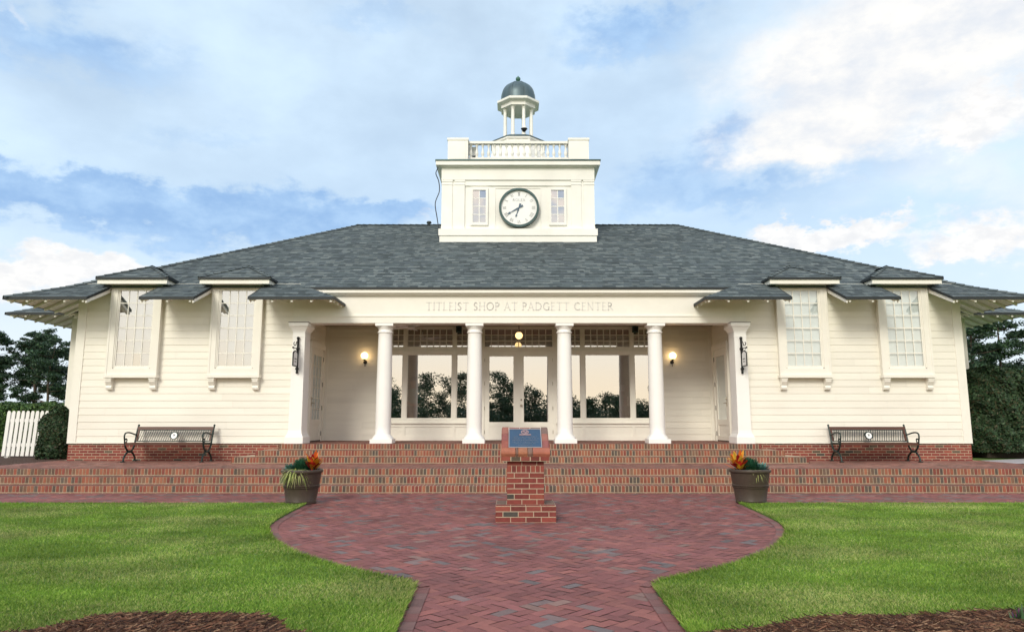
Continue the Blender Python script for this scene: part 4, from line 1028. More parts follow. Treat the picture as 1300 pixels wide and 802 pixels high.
# ================================================================== PLAQUE PIER
t = thing('brick_pier', (-.0, 10.45, 0), 'low red brick pier with a sloping top standing on the herringbone path', 'pier')
def brick_block(M, hx, hy, z0, z1, seed, **k):
    M.box(-hx, hx, -hy, hy, z0, z1, mi=1)
    brick_face(M, (-hx, -hy, z0 + .006), (1, 0, 0), (0, -1, 0), 2 * hx, z1 - z0 - .004, seed=seed, wts=WB, **k); brick_face(M, (hx, hy, z0 + .006), (-1, 0, 0), (0, 1, 0), 2 * hx, z1 - z0 - .004, seed=seed + 1, wts=WB, **k)
    brick_face(M, (hx, -hy, z0 + .006), (0, 1, 0), (1, 0, 0), 2 * hy, z1 - z0 - .004, seed=seed + 2, wts=WB, **k); brick_face(M, (-hx, hy, z0 + .006), (0, -1, 0), (-1, 0, 0), 2 * hy, z1 - z0 - .004, seed=seed + 3, wts=WB, **k)
M = MB(); brick_block(M, .415, .40, 0, .222, 3, bl=.2, bh=.062, j=.011); brick_face(M, (-.41, -.39, .2215), (1, 0, 0), (0, 0, 1), .01, .01)
for k in range(4):
    for s in (-1, 1): M.box(-.41 + .206 * k, -.41 + .206 * k + .195, s * .40, s * .27, .222, .226, col=rng.choice(WALLB[:5]))
for s in (-1, 1): M.box(s * .41, s * .275, -.265, .265, .222, .2255, col=(.2, .13, .1))
M.build('base', [MT['brick'], MT['mortar']], t)
M = MB(); brick_block(M, .258, .258, .222, .66, 8, bl=.2, bh=.062, j=.011)
# soldier course, then the stretcher course below the cap
brick_block(M, .258, .258, .66, .755, 12, bl=.058, bh=.09, j=.009, bond=False); brick_block(M, .256, .256, .755, .822, 14, bl=.2, bh=.055, j=.01)
sh = M.build('shaft', [MT['brick'], MT['mortar']], t)
M = MB(); brick_block(M, .335, .33, .822, .89, 17, bl=.122, bh=.055, j=.014, bond=False)
# sloping bullnose brick frame round the plaque
zf, zb, yf, yb = .90, 1.25, -.345, .33
def slope(x, s, d=0): # s along slope 0..1 front to back
    y = yf + (yb - yf) * s; z = zf + (zb - zf) * s; n = Vector((0, -(zb - zf), yb - yf)).normalized()
    return Vector((x, y, z)) + n * d
M.prism([(-.325, yf + .02, .889), (-.325, yb, .889), (-.325, yb, zb - .03), (-.325, yf + .02, zf - .006)], (.65, 0, 0), mi=1)
pal = [(.36, .13, .075), (.30, .09, .065), (.26, .085, .075), (.30, .12, .09), (.19, .12, .10), (.27, .085, .07)]
def capbrick(x0, x1, s0, s1, col, nose):
    h = .045; e = .014
    P = []
    for d, k in ((-.02, 0), (h - .02, 0), (h, e)):
        kk = k / .7
        P.append([slope(x0 + k * (nose == 'l') + .003 * (nose != 'l'), s0 + kk * (nose == 'f') + .004, d), slope(x1 - k * (nose == 'r') - .003, s0 + kk * (nose == 'f') + .004, d), slope(x1 - k * (nose == 'r') - .003, s1 - kk * (nose == 'b') - .004, d), slope(x0 + k * (nose == 'l') + .003, s1 - kk * (nose == 'b') - .004, d)])
    i = 0
    for A_, B_ in zip(P[:-1], P[1:]):
        for q in range(4): M.face([A_[q], A_[(q + 1) % 4], B_[(q + 1) % 4], B_[q]], col)
    M.face(P[-1], col)
for k, (a, b) in enumerate(((-.345, -.14), (-.14, -.105), (-.105, .03), (.03, .10), (.10, .345))): capbrick(a, b, 0.0, .19, [(.37, .13, .075), (.2, .11, .08), (.38, .15, .08), (.22, .13, .10), (.36, .12, .075)][k], 'f')
for k in range(3): capbrick(-.345, -.24, .19 + .27 * k, .19 + .27 * (k + 1), pal[(k + 1) % 6], 'l'); capbrick(.24, .345, .19 + .27 * k, .19 + .27 * (k + 1), pal[(k + 2) % 6], 'r')
for k in range(3): capbrick(-.235 + .157 * k, -.235 + .157 * (k + 1), .93, 1.0, pal[k + 2], 'b')
cp = M.build('cap', [MT['brick'], MT['mortar']], t)
q = thing('plaque', (0, 10.45, 0), 'blue metal plaque with a raised crest on the sloping top of the brick pier', 'plaque')
M = MB(); M.prism([slope(-.238, .195, .002), slope(.238, .195, .002), slope(.238, .925, .002), slope(-.238, .925, .002)], tuple(slope(0, 0, .04) - slope(0, 0, 0))); pq = M.build('plate', MT['plaque'], q)
M = MB()
for a, b, c, d in ((-.238, .238, .195, .212), (-.238, .238, .908, .925), (-.238, -.228, .212, .908), (.228, .238, .212, .908)): M.prism([slope(a, c, .0425), slope(b, c, .0425), slope(b, d, .0425), slope(a, d, .0425)], tuple(slope(0, 0, .006) - slope(0, 0, 0)))
M.build('border', MT['plqedge'], q)
M = MB(); dn = tuple(slope(0, 0, .008) - slope(0, 0, 0))
M.prism([slope(-.085, .665, .0425), slope(.09, .665, .0425), slope(.085, .70, .0425), (slope(-.08, .70, .0425))], dn)
for k in range(20):      # oval wreath
    a0, a1 = k * math.pi / 10, (k + 1) * math.pi / 10; f = lambda r, a: slope(r * .058 * math.cos(a), .79 + r * .088 * math.sin(a), .0425)
    M.prism([f(1, a0), f(1, a1), f(.76, a1), f(.76, a0)], dn)
for a, b in ((-.03, .74), (.005, .76), (-.01, .81), (.025, .80), (-.03, .83), (.02, .735)): M.prism([slope(a - .010, b - .02, .0425), slope(a + .012, b - .02, .0425), slope(a + .008, b + .025, .0425), slope(a - .012, b + .02, .0425)], dn)
M.build('crest', MT['bronze'], q)
M = MB(); r_ = random.Random(2); dn = tuple(slope(0, 0, .003) - slope(0, 0, 0))
for row, (wd, ht) in enumerate(((.36, .036), (.39, .03), (.36, .026), (.37, .026), (.30, .026), (.20, .022))):
    s = .585 - row * .063; x = -wd / 2
    while x < wd / 2:        # raised letters far too small to read in the photograph
        w = r_.uniform(.006, .013)
        if r_.random() < .84:
            M.prism([slope(x, s, .0425), slope(x + .003, s, .0425), slope(x + .003, s + ht, .0425), slope(x, s + ht, .0425)], dn)
            if r_.random() < .7: M.prism([slope(x + .003, s + ht * r_.choice((0, .42, .8)), .0425), slope(x + w, s + ht * .0 + ht * .42, .0425), slope(x + w, s + ht * .6, .0425), slope(x + .003, s + ht * .62, .0425)], dn)
        x += w + .005
M.build('lettering', MT['plqtext'], q)
M = MB(); M.lathe([(.047, 0), (.047, .93), (.043, .955), (.03, .965)], 0, 0, 18)
tag(M.build('post', MT['white'], org=(.13, 16.2, ZT), smooth=True), 'slim plain white post standing on the terrace behind the brick pier', 'post').location = (.13, 16.2, ZT)

# ================================================================== PLANTED POTS
def leafblade(V, C, base, tip, w, col, droop=0.0, n=3, side=None):
    base, tip = np.array(base), np.array(tip); d = tip - base; s = np.cross(d, [0, 0, 1.0]) if side is None else np.array(side)
    s = s / (np.linalg.norm(s) + 1e-9)
    prev = None
    for k in range(n + 1):
        t = k / n; p = base + d * t; p = p + np.array([0, 0, -droop * t * t]); ww = w * math.sin(math.pi * min(.97, .12 + .88 * t)) if n > 1 else w
        if prev is not None:
            q, wq = prev; V.append([q - s * wq, q + s * wq, p + s * ww, p - s * ww]); C.append(col)
        prev = (p, ww)
def pot(xc, yc, label, mir):
    t = thing('flower_pot', (xc, yc, .002), label, 'flower pot', 'brown pots at the foot of the steps')
    M = MB(); M.lathe([(.235, .0), (.252, .005), (.256, .03), (.250, .036), (.256, .05), (.252, .058), (.285, .262), (.30, .268), (.302, .282), (.292, .288), (.304, .294), (.306, .308), (.296, .316), (.322, .505), (.328, .51), (.346, .52), (.352, .54), (.346, .562), (.330, .57), (.316, .56), (.312, .50)], 0, 0, 56)
    M.build('planter', MT['potm'], t, True)
    M = MB(); M.lathe([(.312, .50), (.28, .515), (.15, .53), (.001, .535)], 0, 0, 24, cap=False); M.build('soil', MT['earth'], t, True)
    z = .52
    def plant(name, label, cat, V, C, grp):
        o = fast_mesh(name, np.array(V), 4, np.array(C), MT['leaf']); o.location = (xc, yc, 0.002); tag(o, label, cat, grp)
    where = 'in the pot nearer the picket fence' if mir > 0 else 'in the pot nearer the tall hedge'
    r = random.Random(5 if mir > 0 else 8)
    # croton: broad red, orange and yellow leaves on short stems
    V, C = [], []; cx, cy = .17 * mir, .06
    for k in range(70):
        a = r.uniform(0, 2 * math.pi); e = r.uniform(.1, 1.0); b = (cx + .07 * math.cos(a) * r.random(), cy + .07 * math.sin(a), z + .02 + .15 * r.random())
        L = r.uniform(.13, .25); tip = (b[0] + L * math.cos(a) * (1.05 - e * .75), b[1] + L * math.sin(a) * (1.05 - e * .75), b[2] + L * (.35 + e * .75))
        col = r.choice([(.55, .03, .025), (.65, .28, .02), (.75, .45, .03), (.35, .015, .02), (.70, .14, .02), (.62, .42, .05)]) if tip[2] > z + .13 else r.choice([(.05, .13, .03), (.16, .03, .03), (.10, .17, .03), (.3, .05, .03)])
        leafblade(V, C, b, tip, r.uniform(.026, .042), col, .03)
    for k in range(10): leafblade(V, C, (cx + r.uniform(-.05, .05), cy + r.uniform(-.05, .05), z - .02), (cx + r.uniform(-.08, .08), cy + r.uniform(-.08, .08), z + .18), .006, (.06, .06, .03), 0, 1)
    plant('croton_plant', 'croton with red, orange and yellow leaves ' + where, 'plant', V, C, 'crotons in the pots')
    # dark green needle shrub
    V, C = [], []; cx, cy = -.02 * mir, .08
    for k in range(1700):
        a, e = r.uniform(0, 2 * math.pi), math.asin(r.random()); rr = r.uniform(.10, .215); d = np.array([math.cos(a) * math.cos(e), math.sin(a) * math.cos(e), math.sin(e) * 1.0])
        b = np.array([cx, cy, z + .0]) + d * rr * .8; leafblade(V, C, b, b + d * .06 + np.array([r.uniform(-.035, .035), r.uniform(-.035, .035), .02]), .0045, tuple(np.array((.03, .12, .065)) * r.uniform(.55, 1.5)), 0, 1)
    plant('evergreen_plant', 'round dark green needle-leaved plant ' + where, 'plant', V, C, 'needle-leaved plants in the pots')
    # blue-green rosette
    V, C = [], []; cx, cy = -.21 * mir, .0
    for k in range(110):
        a = r.uniform(0, 2 * math.pi); e = r.random() ** .7; L = r.uniform(.07, .13); b = (cx + .07 * math.cos(a) * r.random(), cy + .06 * math.sin(a) * r.random(), z + .01 + .06 * e)
        leafblade(V, C, b, (b[0] + L * math.cos(a) * (1 - .5 * e), b[1] + L * math.sin(a) * (1 - .5 * e), b[2] + L * (.2 + .7 * e)), r.uniform(.012, .02), tuple(np.array((.10, .23, .20)) * r.uniform(.7, 1.3)), .01)
    plant('succulent', 'blue green succulent ' + where, 'plant', V, C, 'blue green succulents in the pots')
    # pale grass spilling over the rim
    V, C = [], []; cx, cy = -.05 * mir, -.16
    for k in range(260 if mir > 0 else 120):
        a = r.uniform(-math.pi, 0) if r.random() < .75 else r.uniform(0, math.pi); L = r.uniform(.16, .32) * (1 if mir > 0 else .72); b = (cx + r.uniform(-.03, .03), cy + r.uniform(-.03, .03), z + .01)
        leafblade(V, C, b, (b[0] + L * .95 * math.cos(a), b[1] + L * .95 * math.sin(a), b[2] + L * .75), r.uniform(.005, .008), tuple(np.array(r.choice([(.42, .45, .14), (.25, .34, .08), (.5, .5, .22)])) * r.uniform(.7, 1.1)), L * r.uniform(.7, 1.7), 5)
    plant('ornamental_grass', 'pale yellow green grass spilling over the rim ' + where, 'plant', V, C, 'spilling grasses in the pots')
pot(-3.76, 12.32, 'brown ribbed pot standing on the path nearer the picket fence', 1)
pot(3.88, 12.40, 'brown ribbed pot standing on the path nearer the tall hedge', -1)
# purple flowers at the corner of the bed
V, C = [], []; r = random.Random(3)
for k in range(420):
    a = r.uniform(0, 6.28); rr = .32 * math.sqrt(r.random()); b = (rr * math.cos(a), rr * .6 * math.sin(a), .05); L = r.uniform(.04, .12)
    leafblade(V, C, b, (b[0] + r.uniform(-.03, .03), b[1] + r.uniform(-.03, .03), .06 + L), .012, tuple(np.array(r.choice([(.06, .12, .05), (.10, .17, .09), (.16, .05, .17), (.05, .09, .04), (.22, .07, .2)])) * r.uniform(.7, 1.2)), 0, 2)
o = fast_mesh('flowering_plant', np.array(V), 4, np.array(C), MT['leaf']); o.location = (3.42, 4.86, .0); tag(o, 'low plant with small purple flowers at the corner of the pine straw bed', 'plant')

# ================================================================== FENCE, HEDGES, BUSH, TREES
t = thing('picket_fence', (-13.22, 19.35, .41), 'short white picket fence panel standing in front of the green hedge', 'fence')
M = MB()
for k in range(11):
    x = -.66 + .128 * k; lean = .05
    zb = .05
    M.prism([(x, -.012, zb), (x + .088, -.012, zb), (x + .088 + lean, -.012, 1.20), (x + .066 + lean, -.012, 1.25), (x + .022 + lean, -.012, 1.25), (x + lean, -.012, 1.20)], (0, .022, 0))
p_ = M.build('pickets', MT['column'], t)
M = MB(); M.box(-.66, .78, .012, .05, .30, .39); M.box(-.63, .82, .012, .05, .95, 1.04); M.build('rail', MT['column'], t)
for xp in (-.62, .70): M = MB(); M.box(xp, xp + .1, .05, .15, -.05, 1.2); M.build('post', MT['column'], t)

def leaves_on(P, Nn, size, pal, r, jit=.5):
    """quads at points P roughly facing Nn"""
    n = len(P); a = r.normal(size=(n, 3)) * jit + Nn; a /= np.linalg.norm(a, axis=1)[:, None]
    u = np.cross(a, r.normal(size=(n, 3))); u /= np.linalg.norm(u, axis=1)[:, None]; v = np.cross(a, u)
    s = size * (.6 + .8 * r.random((n, 1))); V = np.zeros((n, 4, 3))
    V[:, 0] = P - u * s; V[:, 1] = P - v * s * .5; V[:, 2] = P + u * s; V[:, 3] = P + v * s * .5
    pal = np.array(pal); C = pal[r.integers(0, len(pal), n)] * (.65 + .7 * r.random((n, 1)))
    return V, C
def blob_hedge(name, label, cat, shape, n, size, pal, seed, z0, group=None, lump=.08):
    """shape(u, v) -> point, normal on the outside; filled with leaves at several depths over a dark twiggy core"""
    r = np.random.default_rng(seed); u, v = r.random(n), r.random(n)
    P, Nn = shape(u, v); dep = r.random(n) ** 2 * .22
    l = lump * (np.sin(P[:, 0] * 5.1 + seed) * np.sin(P[:, 1] * 4.3 + 2) + np.sin(P[:, 2] * 6.7 + P[:, 0] * 3.1) * .8 + .6 * np.sin(P[:, 0] * 13 + P[:, 2] * 9))
    P = P + Nn * (l - dep)[:, None]
    V, C = leaves_on(P, Nn, size, pal, r, .7)
    o = fast_mesh(name, V, 4, C, MT['leaf']); tag(o, label, cat, group)
    return o
def box_shape(x0, x1, y0, y1, z0, z1, rd=.35):
    def f(u, v):
        # front (y0), top (z1), left and right sides, chosen by area
        w, d, h = x1 - x0, y1 - y0, z1 - z0; ar = np.array([w * h, w * d, d * h, d * h]); ar = ar / ar.sum(); cs = np.cumsum(ar)
        k = np.searchsorted(cs, u); k = np.clip(k, 0, 3); lo = np.concatenate([[0], cs[:-1]])[k]; t = (u - lo) / ar[k]
        X = np.where(k == 0, x0 + w * t, np.where(k == 1, x0 + w * t, np.where(k == 2, x0, x1)))
        Y = np.where(k == 0, y0, np.where(k == 1, y0 + d * v, y0 + d * t)); Z = np.where(k == 1, z1, z0 + h * v)
        P = np.stack([X, Y, Z], 1)
        c = np.array([np.clip(X, x0 + rd, x1 - rd), np.clip(Y, y0 + rd, max(y0 + rd, y1 - rd)), np.clip(Z, z0, z1 - rd)]).T
        d_ = P - c; L = np.linalg.norm(d_, axis=1)[:, None]; N_ = d_ / np.maximum(L, 1e-6)
        return c + N_ * rd, N_
    return f
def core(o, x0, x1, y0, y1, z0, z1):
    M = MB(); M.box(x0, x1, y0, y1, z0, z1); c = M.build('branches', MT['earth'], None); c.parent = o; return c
HG = [(.05, .105, .03), (.075, .14, .035), (.035, .075, .022), (.10, .17, .045)]
HD = [(.03, .065, .03), (.04, .08, .034), (.02, .045, .022), (.05, .095, .042), (.035, .07, .03), (.04, .075, .03), (.075, .07, .035)]
o = blob_hedge('hedge', 'long low trimmed green hedge behind the white picket fence', 'hedge', box_shape(-26, -13.05, 24.4, 26.2, .4, 1.98, .25), 42000, .055, HG, 3, .4, 'hedges', .04)
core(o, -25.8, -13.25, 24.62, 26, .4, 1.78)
# right hand hedge: a tall clipped mass
o = blob_hedge('hedge', 'tall dark clipped hedge rising beside the end of the clubhouse wall', 'hedge', box_shape(12.15, 15.8, 18.9, 20.22, .58, 2.76, .45), 52000, .045, HD, 5, .42, 'hedges', .10)
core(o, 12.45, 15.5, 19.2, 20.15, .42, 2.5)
def dome_shape(cx, cy, rx, ry, z0, h):
    def f(u, v):
        a = u * 2 * np.pi; t = v ** .8; s = np.sqrt(np.clip(1 - (t * 1.35 - .35) ** 2, 0, 1)); Nn = np.stack([np.cos(a) * s, np.sin(a) * s, t * 1.2 - .2], 1); Nn /= np.linalg.norm(Nn, axis=1)[:, None]
        return np.stack([cx + rx * s * np.cos(a), cy + ry * s * np.sin(a), z0 + h * t], 1), Nn
    return f
o = blob_hedge('shrub', 'rounded dark green shrub between the picket fence and the clubhouse corner', 'shrub', dome_shape(-12.12, 18.95, .47, .5, .42, 1.36), 15000, .042, HD, 8, .42, None, .05)
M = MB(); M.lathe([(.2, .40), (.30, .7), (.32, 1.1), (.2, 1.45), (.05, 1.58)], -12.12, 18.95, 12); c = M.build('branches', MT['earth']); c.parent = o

def pine(x, y, z0, H, seed, dens=1.0, spread=1.0, low=.35, label=None, group=None, dark=1.0):
    r = random.Random(seed); q = np.random.default_rng(seed)
    t = thing('pine_tree', (x, y, z0), label, 'tree', group)
    M = MB(); bx, by = r.uniform(-.03, .03), r.uniform(-.03, .03); rad = .012 * H + .05
    tr = [(bx * H * k / 8 * math.sin(k), by * H * k / 8, H * .96 * k / 8) for k in range(9)]
    M.tube(tr, [rad * (1 - .85 * k / 8) for k in range(9)], 8)
    P, S = [], []
    nb = int(27 * dens)
    for k in range(nb):
        f = low + (1 - low) * (k + r.random()) / nb; h = H * f; a = r.uniform(0, 6.283)
        g = (f - low) / (1 - low)
        L = spread * H * (.05 + .19 * math.sin(math.pi * min(1, .22 + .70 * g))) * r.uniform(.5, 1.2)
        i = min(7, int(f * 8 / .97)); b = Vector(tr[i]); b = Vector((b.x, b.y, h * .95))
        e = b + Vector((L * math.cos(a), L * math.sin(a), L * r.uniform(.0, .40)))
        mid = (b + e) / 2 + Vector((0, 0, -L * .05)); M.tube([b, mid, e], [rad * .3 * (1.15 - f), rad * .2 * (1.15 - f) + .01, .012], 5)
        for c in range(max(3, int(L * 2.4))):
            s = r.uniform(.45, 1.08); p = b + (e - b) * s + Vector((r.gauss(0, .12) * L, r.gauss(0, .12) * L, r.gauss(.04, .05) * L)); cr = r.uniform(.30, .66) * (.5 + H / 22)
            P.append((p.x, p.y, p.z)); S.append(cr)
    M.build('trunk', MT['bark'], t, True)
    V_, C_ = [], []
    for p, cr in zip(P, S):
        n = 80; d = q.normal(size=(n, 3)); d /= np.linalg.norm(d, axis=1)[:, None]; pos = np.array(p) + d * (q.random((n, 1)) ** .45) * cr * np.array([1.2, 1.2, .55])
        V, C = leaves_on(pos, d + np.array([0, 0, .6]), .085 + .04 * cr, [(.028, .062, .036), (.042, .085, .042), (.018, .042, .028), (.055, .10, .05)], q, .9)
        V_.append(V); C_.append(C * (q.random() * .6 + .7) * dark)
    fast_mesh('crown', np.concatenate(V_), 4, np.concatenate(C_), MT['leaf'], t)
    return t
GT = 'pines beyond the hedges'
for i, (x, y, H, sp, lw, lab) in enumerate((
    (-45.6, 80, 7.2, 1.5, .04, 'low bushy pine filling the gaps at the back of the grove'),
    (-48.2, 66, 9.5, .95, .38, 'tall pine at the outer edge of the grove, sky between its limbs'),
    (-46.4, 69, 10.0, .85, .45, 'tallest bare-stemmed pine of the grove behind the long low hedge'),
    (-44.4, 66, 9.5, 1.05, .16, 'broad dense pine in the middle of the grove behind the long low hedge'),
    (-41.9, 64, 8.6, 1.1, .10, 'dense low-branched pine of the grove nearest the clubhouse corner'),
    (-47.4, 76, 9.4, 1.05, .08, 'dark pine standing behind the others in the grove beyond the long hedge'),
    (-44.8, 77, 10.2, 1.1, .08, 'pine half hidden by the eave at the clubhouse corner'),
    (-51.6, 70, 5.6, .9, .15, 'small pine cut by the edge of the photo beyond the long low hedge'))):
    pine(x, y, .4, H, 100 + i, 1.5, sp, lw, lab, GT)
for i, (x, y, H, sp, lw, lab) in enumerate((
    (31.0, 48, 9.3, 1.1, .15, 'broad pine rising directly behind the tall clipped hedge'),
    (34.2, 50, 9.0, 1.0, .2, 'spreading pine at the edge of the photo behind the tall clipped hedge'),
    (29.0, 53, 9.2, 1.1, .1, 'dark pine partly hidden by the eave above the tall clipped hedge'),
    (36.5, 56, 8.4, 1.0, .1, 'lower pine filling the gap behind the two pines over the tall hedge'),
    (33.0, 60, 8.0, 1.2, .06, 'farthest pine behind the tall clipped hedge'))):
    pine(x, y, .4, H, 140 + i, 1.5, sp, lw, lab, GT)
# the wood behind the viewer, seen mirrored in the shop windows
q = np.random.default_rng(77); V_, C_ = [], []
for k in range(70):
    x = -62 + 124 * (k + q.random()) / 70; y = -62 - 28 * q.random(); H = 5.2 + 3.0 * q.random() + (2.0 if -13 < x < -2 else 0) - (1.2 if 6 < x < 26 else 0)
    for c in range(30):
        f = .04 + .96 * q.random() ** 1.35; w = 2.3 * (1.1 - f * .8); p = np.array([x + q.normal() * w * .62, y + q.normal() * w * .8, H * f]); n = 110
        d = q.normal(size=(n, 3)); d /= np.linalg.norm(d, axis=1)[:, None]; pos = p + d * (q.random((n, 1)) ** .5) * np.array([1.2, 1.2, .75])
        V, C = leaves_on(pos, d, .15, [(.035, .075, .035), (.05, .095, .045), (.025, .055, .03)], q, .9); V_.append(V); C_.append(C)
for k in range(900):        # undergrowth closing the foot of the wood
    p = np.array([q.uniform(-66, 66), q.uniform(-96, -66), .3 + 3.4 * q.random() ** 1.3]); n = 70
    d = q.normal(size=(n, 3)); d /= np.linalg.norm(d, axis=1)[:, None]; pos = p + d * (q.random((n, 1)) ** .5) * np.array([1.7, 1.5, .8])
    V, C = leaves_on(pos, d, .2, [(.04, .08, .05), (.05, .095, .06), (.03, .06, .04)], q, .9); V_.append(V); C_.append(C)
tag(fast_mesh('woods', np.concatenate(V_), 4, np.concatenate(C_), MT['leaf']), 'dark far-off wood mirrored in the shop windows', 'woods', kind='stuff')

# ================================================================== INSIDE THE SHOP
def shelf(x, y, label, seed):
    r = random.Random(seed); t = thing('display_shelf', (x, y, ZP), label, 'shelf', 'display shelves inside the shop')
    M = MB()
    for s in (-.45, .41): M.box(s, s + .04, -.2, .2, 0, 1.95)
    M.box(-.41, .41, .17, .2, 0, 1.95)
    for k in range(5): M.box(-.41, .41, -.19, .17, .1 + .44 * k, .13 + .44 * k)
    M.build('frame', MT['shelfm'], t)
    M = MB()
    for k in range(4):
        x0 = -.38
        while x0 < .34:
            w, h = r.uniform(.07, .16), r.uniform(.12, .3); M.box(x0, x0 + w, -.15, .1, .132 + .44 * k, .132 + .44 * k + h, col=r.choice([(.3, .28, .25), (.1, .12, .16), (.5, .45, .4), (.2, .06, .05), (.08, .14, .1)])); x0 += w + .03
    M.build('stock', MT['goods'], t)
shelf(-1.55, 21.6, 'stocked display shelf behind the shop window left of the doors', 1)
shelf(3.25, 22.2, 'stocked display shelf behind the shop window right of the doors', 2)
def chair(x, y, rz, label):
    t = thing('armchair', (x, y, ZP), label, 'armchair', 'dark armchairs inside the shop'); t.rotation_euler.z = rz
    M = MB(); M.box(-.3, .3, -.3, .3, .28, .46); M.build('seat', MT['leather'], t)
    M = MB(); M.hexa([(-.3, .2, .46), (.3, .2, .46), (.3, .32, .46), (-.3, .32, .46), (-.24, .30, .98), (.24, .30, .98), (.24, .40, .98), (-.24, .40, .98)]); M.build('backrest', MT['leather'], t)
    for s in (-1, 1):
        M = MB(); M.box(s * .3, s * .40, -.3, .3, .1, .62); M.build('armrest', MT['leather'], t)
        for yy in (-.26, .26): M = MB(); M.box(s * .32, s * .37, yy - .025, yy + .025, 0, .1); M.build('leg', MT['shelfm'], t)
chair(2.25, 21.25, R(200), 'dark armchair close behind the shop window, nearer the doors'); chair(3.1, 21.2, R(160), 'dark armchair close behind the shop window, nearer the lone wall lamp')

def person(x, y, z, rz):
    J = {'pel': (0, 0, .95, .14), 'waist': (0, -.01, 1.08, .135), 'chest': (0, -.01, 1.30, .155), 'neckb': (0, .0, 1.47, .075), 'neck': (0, -.01, 1.54, .058), 'chin': (0, -.03, 1.60, .075), 'head': (0, -.02, 1.69, .098), 'crown': (0, .0, 1.75, .075)}
    E = [('pel', 'waist'), ('waist', 'chest'), ('chest', 'neckb'), ('neckb', 'neck'), ('neck', 'chin'), ('chin', 'head'), ('head', 'crown')]
    for s, n in ((-1, 'r'), (1, 'l')):
        J.update({n + 'sh': (s * .185, 0, 1.42, .07), n + 'el': (s * .235, .03, 1.14, .05), n + 'wr': (s * .12, -.20, 1.02, .034), n + 'palm': (s * .06, -.245, 1.01, .036), n + 'hip': (s * .095, 0, .88, .105), n + 'kn': (s * .10, -.01, .49, .067), n + 'an': (s * .105, .02, .09, .046), n + 'toe': (s * .115, -.14, .045, .04)})
        E += [('chest', n + 'sh'), (n + 'sh', n + 'el'), (n + 'el', n + 'wr'), (n + 'wr', n + 'palm'), ('pel', n + 'hip'), (n + 'hip', n + 'kn'), (n + 'kn', n + 'an'), (n + 'an', n + 'toe')]
        for k in range(4):
            J[n + 'f%d' % k] = (s * (.03 - .006 * k), -.30 + .01 * abs(k - 1), 1.035 - .02 * k, .009); J[n + 'g%d' % k] = (s * (.0 - .006 * k), -.295, 1.02 - .02 * k, .008); E += [(n + 'palm', n + 'f%d' % k), (n + 'f%d' % k, n + 'g%d' % k)]
        J[n + 't'] = (s * .055, -.26, 1.065, .010); E.append((n + 'palm', n + 't'))
    keys = list(J); me = bpy.data.meshes.new('person'); me.from_pydata([J[k][:3] for k in keys], [(keys.index(a), keys.index(b)) for a, b in E], [])
    ob = bpy.data.objects.new('person', me); COL.objects.link(ob)
    md = ob.modifiers.new('skin', 'SKIN'); md.use_smooth_shade = True
    for i, k in enumerate(keys): rr = J[k][3]; me.skin_vertices[0].data[i].radius = (rr * (1.15 if k in ('chest', 'waist', 'pel') else 1), rr * (.78 if k in ('chest', 'waist') else 1)); me.skin_vertices[0].data[i].use_root = (k == 'pel')
    ob.modifiers.new('sub', 'SUBSURF').render_levels = 2; ob.modifiers['sub'].levels = 2
    dg = bpy.context.evaluated_depsgraph_get(); ev = bpy.data.meshes.new_from_object(ob.evaluated_get(dg))
    ob.modifiers.clear(); ob.data = ev
    for k in ('skin', 'shirt', 'trousers', 'shoes'): ev.materials.append(MT[k])
    idx = []
    for p in ev.polygons:
        c = p.center; arm = abs(c.x) > .17 and c.z < 1.18 or c.y < -.15 and c.z > .8
        idx.append(3 if c.z < .10 else 2 if c.z < .98 and not arm else 0 if (arm and c.z < 1.24) or c.z > 1.50 else 1)
    ev.polygons.foreach_set('material_index', idx)
    ob.location = (x, y, z); ob.rotation_euler.z = rz
    tag(ob, 'standing man in a pale green polo shirt, seen dimly through the shop window', 'person')
    M = MB()
    M.lathe([(.102, 1.70), (.108, 1.74), (.10, 1.79), (.07, 1.825), (.02, 1.84)], 0, .012, 16); h = M.build('hair', MT['hair'], ob, True)
    M = MB()
    for s in (-1, 1): M.ball((s * .033, -.112, 1.695), .011, 8, 6)
    M.build('eyes', MT['leather'], ob)
    M = MB(); M.hexa([(-.014, -.10, 1.645), (.014, -.10, 1.645), (.014, -.13, 1.65), (-.014, -.13, 1.65), (-.006, -.10, 1.70), (.006, -.10, 1.70), (.006, -.115, 1.70), (-.006, -.115, 1.70)]); M.box(-.022, .022, -.106, -.098, 1.615, 1.622); M.build('face', MT['skin'], ob)
person(-3.1, 20.95, ZP, R(25))

# ================================================================== SKY, SUN, CAMERA
SUN_EL, SUN_AZ = 32.0, 200.0      # azimuth clockwise from +Y: behind the viewer, a little to the left
W = bpy.data.worlds.new('World'); scene.world = W; W.use_nodes = True
nt = W.node_tree; nt.nodes.clear(); L = nt.links; N = nt.nodes
def math_(op, a, b=None, c=None, clamp=False):
    n = N.new('ShaderNodeMath'); n.operation = op; n.use_clamp = clamp
    for i, v in enumerate((a, b, c)):
        if v is None: continue
        if isinstance(v, (int, float)): n.inputs[i].default_value = v
        else: L.new(v, n.inputs[i])
    return n.outputs[0]
def mixc(f, a, b):
    n = N.new('ShaderNodeMix'); n.data_type = 'RGBA'
    if isinstance(f, (int, float)): n.inputs[0].default_value = f
    else: L.new(f, n.inputs[0])
    for i, v in ((6, a), (7, b)):
        if isinstance(v, tuple): n.inputs[i].default_value = v + (1,)
        else: L.new(v, n.inputs[i])
    return n.outputs[2]
def sm(x, a, b):
    n = N.new('ShaderNodeMapRange'); n.interpolation_type = 'SMOOTHSTEP'; L.new(x, n.inputs[0]); n.inputs[1].default_value = a; n.inputs[2].default_value = b; return n.outputs[0]
sky = N.new('ShaderNodeTexSky'); sky.sky_type = 'NISHITA'; sky.sun_disc = False
